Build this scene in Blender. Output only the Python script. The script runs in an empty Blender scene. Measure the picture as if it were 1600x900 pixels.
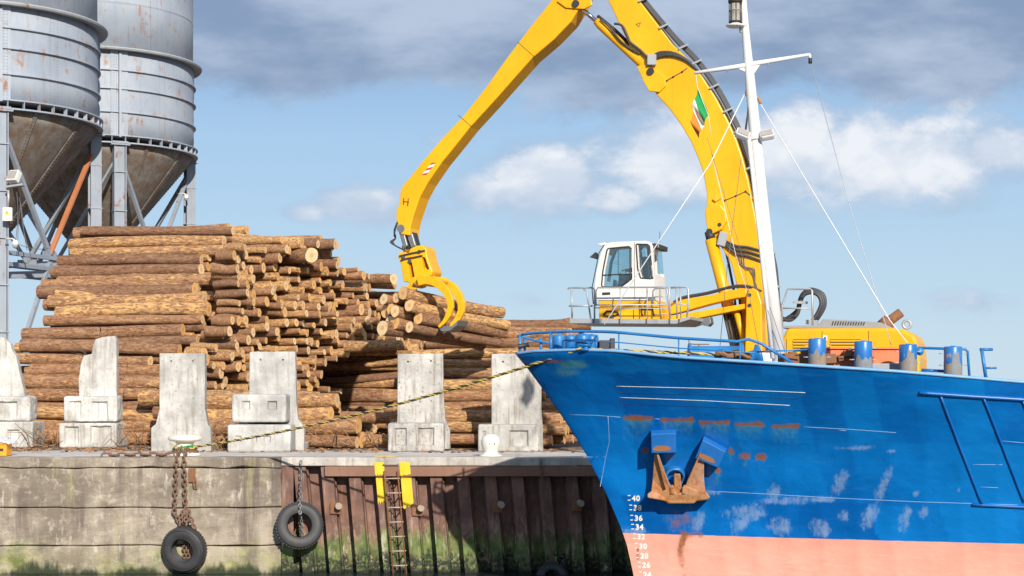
import bpy, math, random, bmesh
from mathutils import Vector as V, Matrix, noise
from mathutils.bvhtree import BVHTree
SC = bpy.context.scene
COL = SC.collection
R = math.radians
rnd = random.Random(7)
F = 2600.0                 # focal length of the photograph in its own pixels
EYE = V((0, 0, 4.65))      # eye height above the water
QZ = 2.92                  # quay deck level
SUN = V((-2.0, 6.9, -3.35)).normalized()   # direction the sunlight travels


def P(px, py, Y):
    return V(((px - 800) / F * Y, Y, EYE.z + (608 - py) / F * Y))


def pix(p):
    return (800 + F * p[0] / p[1], 608 - F * (p[2] - EYE.z) / p[1])


ORG = {}


def org(o):
    return ORG.get(o.name, V((0, 0, 0))) if o else V((0, 0, 0))


class MB:
    """collects shapes into ONE mesh object"""
    def __init__(s):
        s.v = []; s.f = []; s.m = []; s.s = []

    def add(s, vs, fs, mi=0, sm=False):
        b = len(s.v)
        s.v += [V(p) for p in vs]
        for f in fs:
            s.f.append([i + b for i in f]); s.m.append(mi); s.s.append(sm)
        return s

    def box(s, c, size, rot=None, mi=0):
        x, y, z = [k / 2 for k in size]
        vs = [V((i, j, k)) for i in (-x, x) for j in (-y, y) for k in (-z, z)]
        if rot is not None:
            vs = [rot @ p for p in vs]
        vs = [p + V(c) for p in vs]
        return s.add(vs, [(0, 1, 3, 2), (4, 6, 7, 5), (0, 4, 5, 1), (2, 3, 7, 6), (0, 2, 6, 4), (1, 5, 7, 3)], mi)

    def bar(s, a, b, w, h, mi=0, up=V((0, 0, 1))):
        a = V(a); b = V(b); d = b - a; L = d.length; x = d.normalized()
        y = up.cross(x)
        if y.length < 1e-4: y = V((0, 1, 0)).cross(x)
        y.normalize(); z = x.cross(y)
        rot = Matrix((x, y, z)).transposed()
        return s.box((a + b) / 2, (L, w, h), rot, mi)

    def tube(s, pts, r, n=8, closed=False, mi=0, sm=True, caps=True):
        pts = [V(p) for p in pts]; N = len(pts); vs = []; fs = []
        t0 = (pts[1] - pts[0]).normalized()
        u = V((0, 0, 1)).cross(t0)
        if u.length < .1: u = V((0, 1, 0)).cross(t0)
        u.normalize()
        for i, p in enumerate(pts):
            if closed: t = (pts[(i + 1) % N] - pts[i - 1])
            else: t = pts[min(i + 1, N - 1)] - pts[max(i - 1, 0)]
            if t.length < 1e-9: t = t0
            t = t.normalized()
            u = (u - t * u.dot(t))
            if u.length < 1e-6: u = t.orthogonal()
            u.normalize(); w = t.cross(u)
            rr = r[i] if isinstance(r, (list, tuple)) else r
            for k in range(n):
                a = 2 * math.pi * k / n
                vs.append(p + (u * math.cos(a) + w * math.sin(a)) * rr)
        for i in range(N if closed else N - 1):
            for k in range(n):
                j = (i + 1) % N
                fs.append((i * n + k, i * n + (k + 1) % n, j * n + (k + 1) % n, j * n + k))
        b = len(s.f)
        s.add(vs, fs, mi, sm)
        if caps and not closed:
            base = len(s.v) - len(vs)
            s.f.append([base + k for k in range(n)][::-1]); s.m.append(mi); s.s.append(False)
            s.f.append([base + (N - 1) * n + k for k in range(n)]); s.m.append(mi); s.s.append(False)
        return s

    def lathe(s, prof, n=32, c=(0, 0, 0), rot=None, mi=0, sm=True, closed=False):
        vs = []; fs = []; N = len(prof)
        for r, z in prof:
            for k in range(n):
                a = 2 * math.pi * k / n
                p = V((r * math.cos(a), r * math.sin(a), z))
                if rot is not None: p = rot @ p
                vs.append(p + V(c))
        for i in range(N if closed else N - 1):
            j = (i + 1) % N
            for k in range(n):
                fs.append((i * n + k, i * n + (k + 1) % n, j * n + (k + 1) % n, j * n + k))
        s.add(vs, fs, mi, sm)
        if not closed:
            base = len(s.v) - len(vs)
            if prof[0][0] > 1e-4:
                s.f.append([base + k for k in range(n)][::-1]); s.m.append(mi); s.s.append(False)
            if prof[-1][0] > 1e-4:
                s.f.append([base + (N - 1) * n + k for k in range(n)]); s.m.append(mi); s.s.append(False)
        return s

    def prism(s, poly, off, mi=0):
        n = len(poly); off = V(off)
        vs = [V(p) for p in poly] + [V(p) + off for p in poly]
        fs = [list(range(n)), list(range(2 * n - 1, n - 1, -1))]
        fs += [(i, i + n, (i + 1) % n + n, (i + 1) % n) for i in range(n)]
        return s.add(vs, fs, mi)

    def ball(s, c, r, n=8, mi=0, sc=(1, 1, 1)):
        prof = [(max(1e-5, r * math.sin(math.pi * i / n)), -r * math.cos(math.pi * i / n)) for i in range(n + 1)]
        vs = []; fs = []; m = n * 2
        for rr, z in prof:
            for k in range(m):
                a = 2 * math.pi * k / m
                vs.append(V((rr * math.cos(a) * sc[0], rr * math.sin(a) * sc[1], z * sc[2])) + V(c))
        for i in range(n):
            for k in range(m):
                fs.append((i * m + k, i * m + (k + 1) % m, (i + 1) * m + (k + 1) % m, (i + 1) * m + k))
        return s.add(vs, fs, mi, True)

    def stud(s, c, r, mi=0):
        c = V(c)
        vs = [c + V(d) * r for d in ((1, 0, 0), (-1, 0, 0), (0, 1, 0), (0, -1, 0), (0, 0, 1), (0, 0, -1))]
        return s.add(vs, [(0, 2, 4), (2, 1, 4), (1, 3, 4), (3, 0, 4), (2, 0, 5), (1, 2, 5), (3, 1, 5), (0, 3, 5)], mi, True)

    def mesh(s, name, o):
        me = bpy.data.meshes.new(name)
        me.from_pydata([p - o for p in s.v], [], s.f)
        me.polygons.foreach_set('material_index', s.m)
        me.polygons.foreach_set('use_smooth', s.s)
        bm = bmesh.new(); bm.from_mesh(me)
        bmesh.ops.remove_doubles(bm, verts=bm.verts, dist=1e-5)
        bmesh.ops.recalc_face_normals(bm, faces=bm.faces)
        bm.to_mesh(me); bm.free()
        return me

    def build(s, name, mat, parent=None, origin=None, bevel=0, seg=2, rough=0):
        o = V(origin) if origin is not None else org(parent)
        me = s.mesh(name, o)
        for mm in (mat if isinstance(mat, (list, tuple)) else [mat]):
            me.materials.append(mm)
        ob = bpy.data.objects.new(name, me); COL.objects.link(ob)
        ORG[ob.name] = o
        if parent is not None:
            ob.parent = parent
            ob.location = o - org(parent)
        else:
            ob.location = o
        if bevel:
            b = ob.modifiers.new('edge', 'BEVEL'); b.width = bevel; b.segments = seg
            b.limit_method = 'ANGLE'; b.angle_limit = R(35); b.harden_normals = False
        if rough: roughen(ob, rough)
        return ob


def bake(ob):
    """apply an object's modifiers to its mesh"""
    dg = bpy.context.evaluated_depsgraph_get()
    me = bpy.data.meshes.new_from_object(ob.evaluated_get(dg))
    ob.modifiers.clear(); old = ob.data; ob.data = me
    bpy.data.meshes.remove(old)
    return ob


def cut(ob, cutters):
    """subtract the cutters' shapes and delete them"""
    for c in cutters:
        m = ob.modifiers.new('cut', 'BOOLEAN'); m.object = c; m.operation = 'DIFFERENCE'; m.solver = 'EXACT'
    bake(ob)
    for c in cutters:
        bpy.data.objects.remove(c, do_unlink=True)
    return ob


def roughen(ob, amp, cutlen=.09, freq=5.0):
    """chipped, uneven faces: split the edges and push the points by noise"""
    if ob.modifiers: bake(ob)
    bm = bmesh.new(); bm.from_mesh(ob.data)
    bmesh.ops.triangulate(bm, faces=[f for f in bm.faces if len(f.verts) > 4])
    for _ in range(5):
        ed = [e for e in bm.edges if e.calc_length() > cutlen * 1.6]
        if not ed or len(bm.verts) > 9000: break
        bmesh.ops.subdivide_edges(bm, edges=ed, cuts=1, use_grid_fill=True)
    o = org(ob)
    for v in bm.verts:
        w = v.co + o
        v.co += noise.noise_vector(w * freq) * amp + noise.noise_vector(w * freq * 3.1) * amp * .4
    bm.normal_update()
    bm.to_mesh(ob.data); bm.free()


def tag(o, label=None, cat=None, group=None, kind=None):
    if label: o['label'] = label
    if cat: o['category'] = cat
    if group: o['group'] = group
    if kind: o['kind'] = kind
    return o


def thing(name, label, cat, loc=(0, 0, 0), group=None):
    o = bpy.data.objects.new(name, None); COL.objects.link(o)
    o.location = loc; o.empty_display_size = .3; ORG[o.name] = V(loc)
    return tag(o, label, cat, group)


def structure(mb, name, mat, label=None):
    o = mb.build(name, mat); o['kind'] = 'structure'
    if label: o['label'] = label
    return o


# ---------------------------------------------------------------- node helpers
class N:
    def __init__(s, nt): s.nt = nt; s.L = nt.links

    def new(s, t, **kw):
        n = s.nt.nodes.new(t)
        for k, v in kw.items(): setattr(n, k, v)
        return n

    def put(s, sock, v):
        if v is None: return
        if hasattr(v, 'is_linked'): s.L.new(v, sock)
        elif isinstance(v, (tuple, list)) and len(v) == 3 and sock.type == 'RGBA': sock.default_value = (*v, 1)
        else: sock.default_value = v

    def math(s, op, a, b=None, c=None, clamp=False):
        n = s.new('ShaderNodeMath', operation=op, use_clamp=clamp)
        s.put(n.inputs[0], a); s.put(n.inputs[1], b)
        if c is not None: s.put(n.inputs[2], c)
        return n.outputs[0]

    def mix(s, f, a, b, blend='MIX'):
        n = s.new('ShaderNodeMix', data_type='RGBA', blend_type=blend)
        s.put(n.inputs[0], f); s.put(n.inputs[6], a); s.put(n.inputs[7], b)
        return n.outputs[2]

    def noise(s, vec, scale, detail=4, rough=.55, dist=0):
        n = s.new('ShaderNodeTexNoise'); s.put(n.inputs['Vector'], vec)
        n.inputs['Scale'].default_value = scale; n.inputs['Detail'].default_value = detail
        n.inputs['Roughness'].default_value = rough; n.inputs['Distortion'].default_value = dist
        return n.outputs[0]

    def step(s, x, lo, hi, a=0.0, b=1.0):
        n = s.new('ShaderNodeMapRange', interpolation_type='SMOOTHSTEP')
        for i, q in enumerate((x, lo, hi, a, b)): s.put(n.inputs[i], q)
        return n.outputs[0]

    def scale(s, vec, sc, off=(0, 0, 0)):
        n = s.new('ShaderNodeMapping'); s.put(n.inputs[0], vec)
        n.inputs['Scale'].default_value = sc; n.inputs['Location'].default_value = off
        return n.outputs[0]

    def xyz(s, vec):
        n = s.new('ShaderNodeSeparateXYZ'); s.put(n.inputs[0], vec); return n.outputs

    def attr(s, name, out=2):
        n = s.new('ShaderNodeAttribute', attribute_name=name); return n.outputs[out]

    def coord(s, which='Object'):
        return s.new('ShaderNodeTexCoord').outputs[which]

    def pos(s):
        return s.new('ShaderNodeNewGeometry').outputs['Position']

    def bump(s, h, strength=.3, dist=.02, nrm=None):
        n = s.new('ShaderNodeBump'); n.inputs['Strength'].default_value = strength
        n.inputs['Distance'].default_value = dist; s.put(n.inputs['Height'], h)
        if nrm is not None: s.put(n.inputs['Normal'], nrm)
        return n.outputs[0]


def newmat(name):
    m = bpy.data.materials.new(name); m.use_nodes = True
    nt = m.node_tree; b = nt.nodes['Principled BSDF']
    return m, N(nt), b


def plain(name, col, rough=.6, metal=0, var=.15, scale=8, bump=.1):
    m, n, b = newmat(name)
    c = n.pos()
    t = n.noise(c, scale, 5)
    n.put(b.inputs['Base Color'], n.mix(t, tuple(k * (1 - var) for k in col), tuple(min(1, k * (1 + var)) for k in col)))
    b.inputs['Roughness'].default_value = rough; b.inputs['Metallic'].default_value = metal
    if bump: n.put(b.inputs['Normal'], n.bump(n.noise(c, scale * 6, 3), bump, .01))
    return m


def painted(name, col, rust=.3, rough=.4, dirt=.25, rustcol=(.17, .06, .02), sc=1.6, fade=None, soft=.035, bump=.12):
    """old paint: fade, grime, run marks, rust where the paint has gone"""
    m, n, b = newmat(name)
    c = n.pos()
    big = n.noise(c, sc * .5, 5, .6)
    col2 = fade or tuple(min(1, k * 1.12 + .02) for k in col)
    base = n.mix(n.step(big, .35, .7), col, col2)
    st = n.noise(n.scale(c, (7, 7, .7)), sc, 5, .65)
    base = n.mix(n.math('MULTIPLY', n.step(st, .5, .8), dirt), base, tuple(k * .45 + .02 for k in col))
    r = n.noise(c, sc * 1.7, 9, .68)
    r2 = n.noise(n.scale(c, (4, 4, .9)), sc * 1.2, 8, .7)
    mask = n.step(n.math('ADD', n.math('MULTIPLY', r, .6), n.math('MULTIPLY', r2, .4)), .755 - .3 * rust - soft, .755 - .3 * rust + soft)
    rc = n.mix(n.noise(c, 9, 5), rustcol, tuple(min(1, k * 2.2) for k in rustcol))
    n.put(b.inputs['Base Color'], n.mix(mask, base, rc))
    n.put(b.inputs['Roughness'], n.math('ADD', n.math('MULTIPLY', mask, .4), n.math('ADD', n.math('MULTIPLY', big, .2), rough - .1)))
    h = n.math('SUBTRACT', n.noise(c, 14, 6), mask)
    n.put(b.inputs['Normal'], n.bump(h, bump, .01))
    return m


def concrete(name, col=(.5, .485, .455), stain=.5, white=.3):
    m, n, b = newmat(name)
    c = n.pos()
    big = n.noise(c, 1.1, 7, .65)
    base = n.mix(n.step(big, .3, .72), tuple(k * .66 for k in col), tuple(min(1, k * 1.22) for k in col))
    sp = n.noise(c, 11, 8, .72)
    base = n.mix(n.math('MULTIPLY', n.step(sp, .55, .68), stain), base, (.15, .13, .11))
    st = n.noise(n.scale(c, (6, 6, .55)), 1.4, 6, .65)
    base = n.mix(n.math('MULTIPLY', n.step(st, .48, .7), stain), base, (.20, .17, .135))
    base = n.mix(n.math('MULTIPLY', n.step(n.noise(c, 2.6, 6, .7), .55, .7), white), base, (.60, .59, .565))
    n.put(b.inputs['Base Color'], base)
    b.inputs['Roughness'].default_value = .9
    hh = n.math('ADD', n.noise(c, 30, 6, .7), n.math('MULTIPLY', n.noise(c, 6, 6), 1.5))
    n.put(b.inputs['Normal'], n.bump(hh, .35, .02))
    return m


M = {}
M['yellow'] = painted('yellow_paint', (.80, .385, .0), rust=.16, rough=.38, dirt=.34, sc=1.2, fade=(.86, .44, .004))
M['yellow_worn'] = painted('worn_yellow_paint', (.80, .40, .004), rust=.38, rough=.45, dirt=.5, sc=3)
M['white'] = painted('white_paint', (.68, .67, .635), rust=.12, rough=.4, dirt=.18, sc=1.6, rustcol=(.28, .12, .05))
M['mast_white'] = painted('mast_white_paint', (.70, .69, .67), rust=.2, rough=.45, dirt=.15, sc=2.2, rustcol=(.32, .12, .04))
M['blue'] = painted('deck_blue_paint', (.012, .15, .42), rust=.2, rough=.4, dirt=.3, sc=3, fade=(.03, .22, .5))
M['blue_bitt'] = painted('bitt_blue_paint', (.012, .15, .42), rust=.2, rough=.35, dirt=.3, sc=2.2)
M['silo'] = painted('silo_grey_paint', (.30, .35, .425), rust=.55, rough=.6, dirt=.45, sc=.9, rustcol=(.20, .11, .065), fade=(.38, .425, .49), soft=.06)
M['silo_rust'] = painted('hopper_rust', (.24, .23, .22), rust=.88, rough=.75, dirt=.9, sc=1.0, rustcol=(.115, .078, .052), soft=.13)
M['silo_leg'] = painted('leg_grey_paint', (.25, .29, .345), rust=.58, rough=.6, dirt=.4, sc=1.1, rustcol=(.17, .09, .06))
M['orange_brace'] = painted('orange_primer', (.42, .15, .06), rust=.3, rough=.7)
M['steel'] = plain('grey_steel', (.24, .25, .26), .45, .6, .2)
M['galv'] = plain('galvanised_steel', (.42, .44, .46), .5, .4, .2)
M['chrome'] = plain('chrome_rod', (.6, .6, .63), .12, 1, .05, bump=0)
M['dark'] = plain('dark_steel', (.045, .045, .05), .55, .3, .3)
M['rubber'] = plain('black_rubber', (.042, .043, .047), .6, 0, .45, 3, .3)
M['hose'] = plain('hose_rubber', (.05, .05, .055), .5, 0, .3, 12, .2)
M['rust'] = painted('rusted_steel', (.20, .085, .035), rust=.55, rough=.8, dirt=.4, rustcol=(.10, .045, .025), sc=3)
M['anchor'] = painted('anchor_rust', (.46, .22, .085), rust=.68, rough=.85, dirt=.6, rustcol=(.24, .075, .016), sc=3.2, fade=(.50, .31, .21), soft=.09, bump=.6)
M['chain'] = painted('chain_rust', (.17, .10, .065), rust=.6, rough=.85, dirt=.4, rustcol=(.10, .05, .03), sc=6, soft=.08)
M['orange'] = painted('rusty_orange_paint', (.62, .16, .06), rust=.4, rough=.7, dirt=.5, sc=3)
M['conc'] = concrete('precast_concrete', (.47, .46, .435), .65, .35)
M['conc_white'] = concrete('pale_concrete', (.57, .56, .53), .6, .4)
M['conc_new'] = concrete('clean_concrete', (.48, .475, .46), .4, .3)
M['conc_spot'] = concrete('mottled_concrete', (.47, .455, .43), 1.0, .3)
M['cream'] = painted('cream_paint', (.74, .70, .61), rust=.33, rough=.5, dirt=.4, sc=4, rustcol=(.30, .15, .06))
M['red'] = plain('red_film', (.55, .04, .03), .5)
M['black_mark'] = plain('black_mark', (.03, .03, .03), .6)
M['grey_cover'] = plain('grey_cover_paint', (.27, .29, .31), .5, 0, .15)
M['yellow_line'] = painted('yellow_marking', (.72, .47, .01), rust=.22, rough=.7, dirt=.4, sc=5, rustcol=(.2, .12, .07))
M['seat'] = plain('seat_cloth', (.02, .025, .03), .8)
M['wire'] = plain('white_wire', (.75, .75, .73), .5)
M['wire_dark'] = plain('dark_wire', (.12, .12, .12), .6)
M['lampglass'] = plain('lamp_glass', (.35, .33, .3), .1)
M['rope_y'] = plain('yellow_rope', (.58, .44, .12), .85, 0, .3, 30, .3)
M['rope_k'] = plain('dark_rope', (.05, .045, .035), .85, 0, .3, 30, .3)
M['green'] = plain('green_cloth', (.01, .28, .07), .8)
M['cloth_w'] = plain('white_cloth', (.8, .8, .78), .8)
M['cloth_o'] = plain('orange_cloth', (.72, .20, .03), .8)
M['vest'] = plain('orange_vest', (.85, .24, .02), .7)
M['skin'] = plain('skin', (.5, .28, .2), .5)
M['navy'] = plain('navy_cloth', (.02, .03, .06), .8)
M['mark_white'] = plain('white_marking', (.78, .78, .76), .6, 0, .2, 20)


def glass():
    m, n, b = newmat('tinted_glass')
    nt = m.node_tree
    tr = n.new('ShaderNodeBsdfTransparent'); tr.inputs[0].default_value = (.80, .91, .93, 1)
    gl = n.new('ShaderNodeBsdfGlossy'); gl.inputs['Roughness'].default_value = .03
    mx = n.new('ShaderNodeMixShader'); mx.inputs[0].default_value = .12
    n.L.new(tr.outputs[0], mx.inputs[1]); n.L.new(gl.outputs[0], mx.inputs[2])
    n.L.new(mx.outputs[0], nt.nodes['Material Output'].inputs[0])
    return m


M['glass'] = glass()


def chain(mb, pts, pitch=.13, r=.016, w=.042, jit=0):
    """a run of interlocking links along a path"""
    pts = [V(p) for p in pts]
    seg = []; tot = 0
    for a, b in zip(pts, pts[1:]):
        seg.append((tot, a, b)); tot += (b - a).length
    k = 0; s = 0
    while s < tot - pitch * .4:
        for t0, a, b in seg:
            L = (b - a).length
            if t0 <= s + pitch / 2 <= t0 + L + 1e-6: break
        d = (b - a).normalized(); c = a + d * (s + pitch / 2 - t0)
        u = d.orthogonal().normalized()
        u = Matrix.Rotation(R(90 * (k % 2) + 25) + rnd.uniform(-jit, jit), 3, d) @ u
        ring = []
        hl = pitch * .62
        for q in range(12):
            a2 = 2 * math.pi * q / 12
            cx = math.cos(a2); sx = math.sin(a2)
            ring.append(c + d * (cx * w + math.copysign(max(0, hl - w), cx) * (1 if abs(cx) > .1 else 0)) + u * sx * w)
        mb.tube(ring, r, 5, closed=True)
        s += pitch; k += 1
    return mb

EXPOSURE = 0.3
SKY_STR = .078
SKY_SAT = 1.0
SKY_TINT = (.94, .98, 1.05)
CLOUD_STR = 1.0
CUM_LIGHT = (.74, .75, .78)
CUM_DARK = (.40, .49, .62)
BANK_DARK = (.20, .275, .41)
BANK_LIGHT = (.40, .475, .60)

# ================================================================ camera, sun, sky
cam = bpy.data.cameras.new('camera'); camo = bpy.data.objects.new('camera', cam); COL.objects.link(camo)
camo.location = EYE; camo.rotation_euler = (R(90), 0, 0)
cam.sensor_width = 36; cam.lens = 36 * F / 1600; cam.shift_y = (608 - 450) / 1600
cam.clip_start = .5; cam.clip_end = 8000
SC.camera = camo
sun = bpy.data.lights.new('sun', 'SUN'); suno = bpy.data.objects.new('sun', sun); COL.objects.link(suno)
sun.energy = 4.6; sun.angle = R(.55); sun.color = (1, .91, .79)
suno.rotation_euler = SUN.to_track_quat('-Z', 'Y').to_euler(); suno.location = (20, -40, 40)
SC.view_settings.view_transform = 'Standard'; SC.view_settings.look = 'None'
SC.view_settings.exposure = EXPOSURE; SC.view_settings.gamma = 1

W = bpy.data.worlds.new('World'); SC.world = W; W.use_nodes = True
nt = W.node_tree; n = N(nt)
for q in list(nt.nodes): nt.nodes.remove(q)
out = n.new('ShaderNodeOutputWorld')
sky = n.new('ShaderNodeTexSky', sky_type='NISHITA'); sky.sun_disc = False
to_sun = -SUN
sky.sun_elevation = math.asin(to_sun.z); sky.sun_rotation = math.atan2(to_sun.x, to_sun.y)
sky.air_density = 1.0; sky.dust_density = .15; sky.ozone_density = 3.5; sky.altitude = 0
hs = n.new('ShaderNodeHueSaturation'); hs.inputs['Saturation'].default_value = SKY_SAT; hs.inputs['Value'].default_value = 1.0
n.L.new(sky.outputs[0], hs.inputs['Color'])
bg = n.new('ShaderNodeBackground'); tinted = n.mix(1.0, hs.outputs[0], SKY_TINT, 'MULTIPLY')
rmp = n.new('ShaderNodeValToRGB'); er = rmp.color_ramp
for q_, (pos_, c_) in enumerate(((0.0, (.475, .60, .71)), (.07, (.41, .555, .69)), (.15, (.335, .50, .69)), (.22, (.20, .35, .58)), (.5, (.10, .22, .48)), (1.0, (.05, .13, .36)))):
    e_ = er.elements[q_] if q_ < 2 else er.elements.new(pos_)
    e_.position = pos_; e_.color = (*[k_ / SKY_STR for k_ in c_], 1)
n.put(rmp.inputs[0], n.coord('Generated') if False else n.xyz(n.coord('Generated'))[2])
n.put(bg.inputs[0], n.mix(.86, tinted, rmp.outputs[0])); bg.inputs[1].default_value = SKY_STR
d = n.coord('Generated')
dx, dy, dz = n.xyz(d)
ady = n.math('MAXIMUM', n.math('ABSOLUTE', dy), .12)
u = n.math('DIVIDE', dx, ady); v = n.math('DIVIDE', dz, ady)
cb = n.new('ShaderNodeCombineXYZ'); n.put(cb.inputs[0], u); n.put(cb.inputs[1], v)
uv = cb.outputs[0]
uvw = n.scale(uv, (1, 1.5, 1))
nz = n.noise(uvw, 13, 8, .55, .15)
nf = n.noise(uvw, 55, 9, .66, .1)
nzz = n.math('ADD', n.math('MULTIPLY', nz, .64), n.math('MULTIPLY', nf, .36))


def blob(px, py, sx, sy, amp=1.0):
    a = n.math('DIVIDE', n.math('SUBTRACT', u, (px - 800) / F), sx / F)
    b = n.math('DIVIDE', n.math('SUBTRACT', v, (608 - py) / F), sy / F)
    r = n.math('ADD', n.math('MULTIPLY', a, a), n.math('MULTIPLY', b, b))
    return n.math('MULTIPLY', n.math('POWER', 2.718, n.math('MULTIPLY', r, -1.0)), amp)


def field(bl):
    s = None
    for q in bl:
        g = blob(*q); s = g if s is None else n.math('MAXIMUM', s, g)
    return s


# the high grey bank, and the white heaps of cumulus below it
bank = n.math('MAXIMUM', n.step(v, (608 - 215) / F, (608 - 60) / F),
              field([(420, 70, 260, 95), (960, 125, 230, 85, .9), (1420, 110, 270, 75), (700, 40, 400, 110), (1180, 90, 200, 70), (60, 60, 220, 60, .6)]))
bank_m = n.step(n.math('ADD', bank, n.math('MULTIPLY', n.math('SUBTRACT', nzz, .5), 1.5)), .34, .78)
gaps = field([(470, 215, 130, 34), (1290, 158, 90, 22, .5)])
bank_m = n.math('MULTIPLY', bank_m, n.math('SUBTRACT', 1.0, n.math('MULTIPLY', gaps, .6)))
cum = field([(1330, 245, 340, 95, .98), (1050, 250, 190, 85, .9), (860, 290, 160, 75, .8), (590, 325, 170, 45, .7), (845, 283, 105, 62, 1.2), (770, 300, 90, 45, .9), (950, 310, 80, 38, .85), (565, 322, 100, 34, 1.0), (480, 330, 70, 24, .8), (650, 330, 70, 26, .7),
             (1040, 235, 140, 60, .9), (1260, 200, 90, 75, 1.0), (1420, 262, 200, 62, 1.0), (1570, 240, 120, 60, .9), (1250, 290, 130, 40, .8), (1440, 200, 90, 35, .8),
             (820, 470, 60, 20, .52), (1510, 470, 110, 30, .5), (700, 215, 60, 22, .55)])
cum_m = n.step(n.math('ADD', cum, n.math('MULTIPLY', n.math('SUBTRACT', nzz, .5), 1.5)), .26, .84)
# cumulus: sunlit tops, blue-grey bases (the same field looked up a little higher tells top from base)
uv2 = n.new('ShaderNodeVectorMath', operation='ADD'); n.L.new(uv, uv2.inputs[0]); uv2.inputs[1].default_value = (-.004, .017, 0)
nz2 = n.noise(n.scale(uv2.outputs[0], (1, 1.5, 1)), 13, 8, .55, .15)
lit = n.step(n.math('SUBTRACT', nz, nz2), -.11, .13)
basey = n.step(v, (608 - 345) / F, (608 - 265) / F)
lit = n.math('MULTIPLY', n.math('ADD', n.math('MULTIPLY', lit, .62), n.math('MULTIPLY', basey, .42)), 1.0, clamp=True)
cumc = n.mix(lit, CUM_DARK, CUM_LIGHT)
bankc = n.mix(n.step(n.noise(n.scale(uv, (1, 2.6, 1), (3.1, 1.7, 0)), 8, 7, .55), .36, .68), BANK_DARK, BANK_LIGHT)
col = n.mix(cum_m, bankc, cumc)
alpha = n.math('MAXIMUM', n.math('MULTIPLY', bank_m, .93), n.math('MULTIPLY', cum_m, .9))
above = n.step(dz, -.01, .03)
alpha = n.math('MULTIPLY', alpha, above)
bg2 = n.new('ShaderNodeBackground'); n.L.new(col, bg2.inputs[0]); bg2.inputs[1].default_value = CLOUD_STR
ms = n.new('ShaderNodeMixShader'); n.put(ms.inputs[0], alpha)
n.L.new(bg.outputs[0], ms.inputs[1]); n.L.new(bg2.outputs[0], ms.inputs[2]); n.L.new(ms.outputs[0], out.inputs[0])

# ================================================================ water, ground
m, n, b = newmat('harbour_water')
b.inputs['Base Color'].default_value = (.012, .022, .02, 1); b.inputs['Roughness'].default_value = .06; b.inputs['IOR'].default_value = 1.33
n.put(b.inputs['Normal'], n.bump(n.noise(n.scale(n.pos(), (1, 1.6, 1)), 1.4, 5, .55, .4), .5, .25))
structure(MB().add([(-900, -400, 0), (900, -400, 0), (900, 42.6, 0), (-900, 42.6, 0)], [(0, 1, 2, 3)]), 'water', m)

m, n, b = newmat('quay_ground')
c = n.pos()
base = n.mix(n.step(n.noise(c, .7, 7, .65), .35, .7), (.50, .465, .425), (.64, .61, .575))
base = n.mix(n.math('MULTIPLY', n.step(n.noise(n.scale(c, (.6, 2.5, 1)), 2.2, 7, .7), .5, .68), .6), base, (.25, .19, .145))
gy = n.xyz(c)[1]
base = n.mix(n.step(n.math('ADD', gy, n.math('MULTIPLY', n.noise(c, 1.2, 5), 3)), 47.2, 49), base, (.17, .115, .075))
n.put(b.inputs['Base Color'], base); b.inputs['Roughness'].default_value = .92
n.put(b.inputs['Normal'], n.bump(n.noise(c, 9, 7, .7), .5, .03))
structure(MB().add([(-4000, 42.62, QZ), (4000, 42.62, QZ), (4000, 7000, QZ), (-4000, 7000, QZ)], [(0, 1, 2, 3)]), 'ground', m)

# ================================================================ quay walls
def wallmat():
    m, n, b = newmat('old_quay_concrete')
    c = n.pos(); z = n.xyz(c)[2]
    col = n.mix(n.step(n.noise(c, .8, 7, .62), .36, .66), (.20, .165, .13), (.41, .355, .28))
    col = n.mix(n.math('MULTIPLY', n.step(n.noise(c, 3.5, 8, .7), .5, .66), .55), col, (.58, .525, .43))
    s1 = n.step(n.noise(n.scale(c, (2.6, 1, .13), (5.3, 0, 0)), .62, 9, .72), .43, .6)
    patchy = n.step(n.noise(n.scale(c, (.55, 1, .5), (2, 0, 8)), 1.0, 4, .6), .4, .62)
    col = n.mix(n.math('MULTIPLY', n.math('MULTIPLY', s1, patchy), .85), col, (.13, .10, .085))
    s2 = n.step(n.noise(n.scale(c, (9, 1, .5)), 1.5, 7, .7), .54, .7)
    col = n.mix(n.math('MULTIPLY', n.math('MULTIPLY', s2, n.math('SUBTRACT', 1.15, patchy)), .75), col, (.19, .15, .12))
    s3 = n.step(n.noise(n.scale(c, (3, 1, .35), (1.2, 0, 4)), 1.1, 6, .65), .56, .72)
    col = n.mix(n.math('MULTIPLY', s3, .5), col, (.36, .34, .16))
    col = n.mix(n.math('MULTIPLY', n.step(n.noise(n.scale(c, (2.6, 1, .7)), 1.7, 10, .76), .56, .68), .75), col, (.60, .57, .49))
    zz = n.math('ADD', z, n.math('MULTIPLY', n.math('SUBTRACT', n.noise(n.scale(c, (1.3, 1, .4)), 1.1, 6, .65), .5), 1.3))
    # tide band: weed below about 0.75 m
    zf = n.math('ADD', zz, n.math('MULTIPLY', n.math('SUBTRACT', n.noise(c, 9, 7, .75), .5), .5))
    alga = n.step(zf, .84, .58)
    gcol = n.mix(n.step(n.noise(c, 2.1, 7, .7), .38, .62), (.12, .15, .04), (.36, .34, .17))
    col = n.mix(n.math('MULTIPLY', alga, n.step(n.noise(n.scale(c, (.5, 1, 1)), 1.3, 6, .65), .45, .62, .14, .95)), col, gcol)
    wet = n.step(zz, .22, .0)
    col = n.mix(wet, col, (.035, .045, .022))
    n.put(b.inputs['Base Color'], col); b.inputs['Roughness'].default_value = .92
    h = n.math('ADD', n.noise(c, 22, 7, .7), n.math('MULTIPLY', n.noise(n.scale(c, (1, 1, 2)), 4, 7, .65), 2))
    n.put(b.inputs['Normal'], n.bump(h, .5, .03))
    return m


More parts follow.
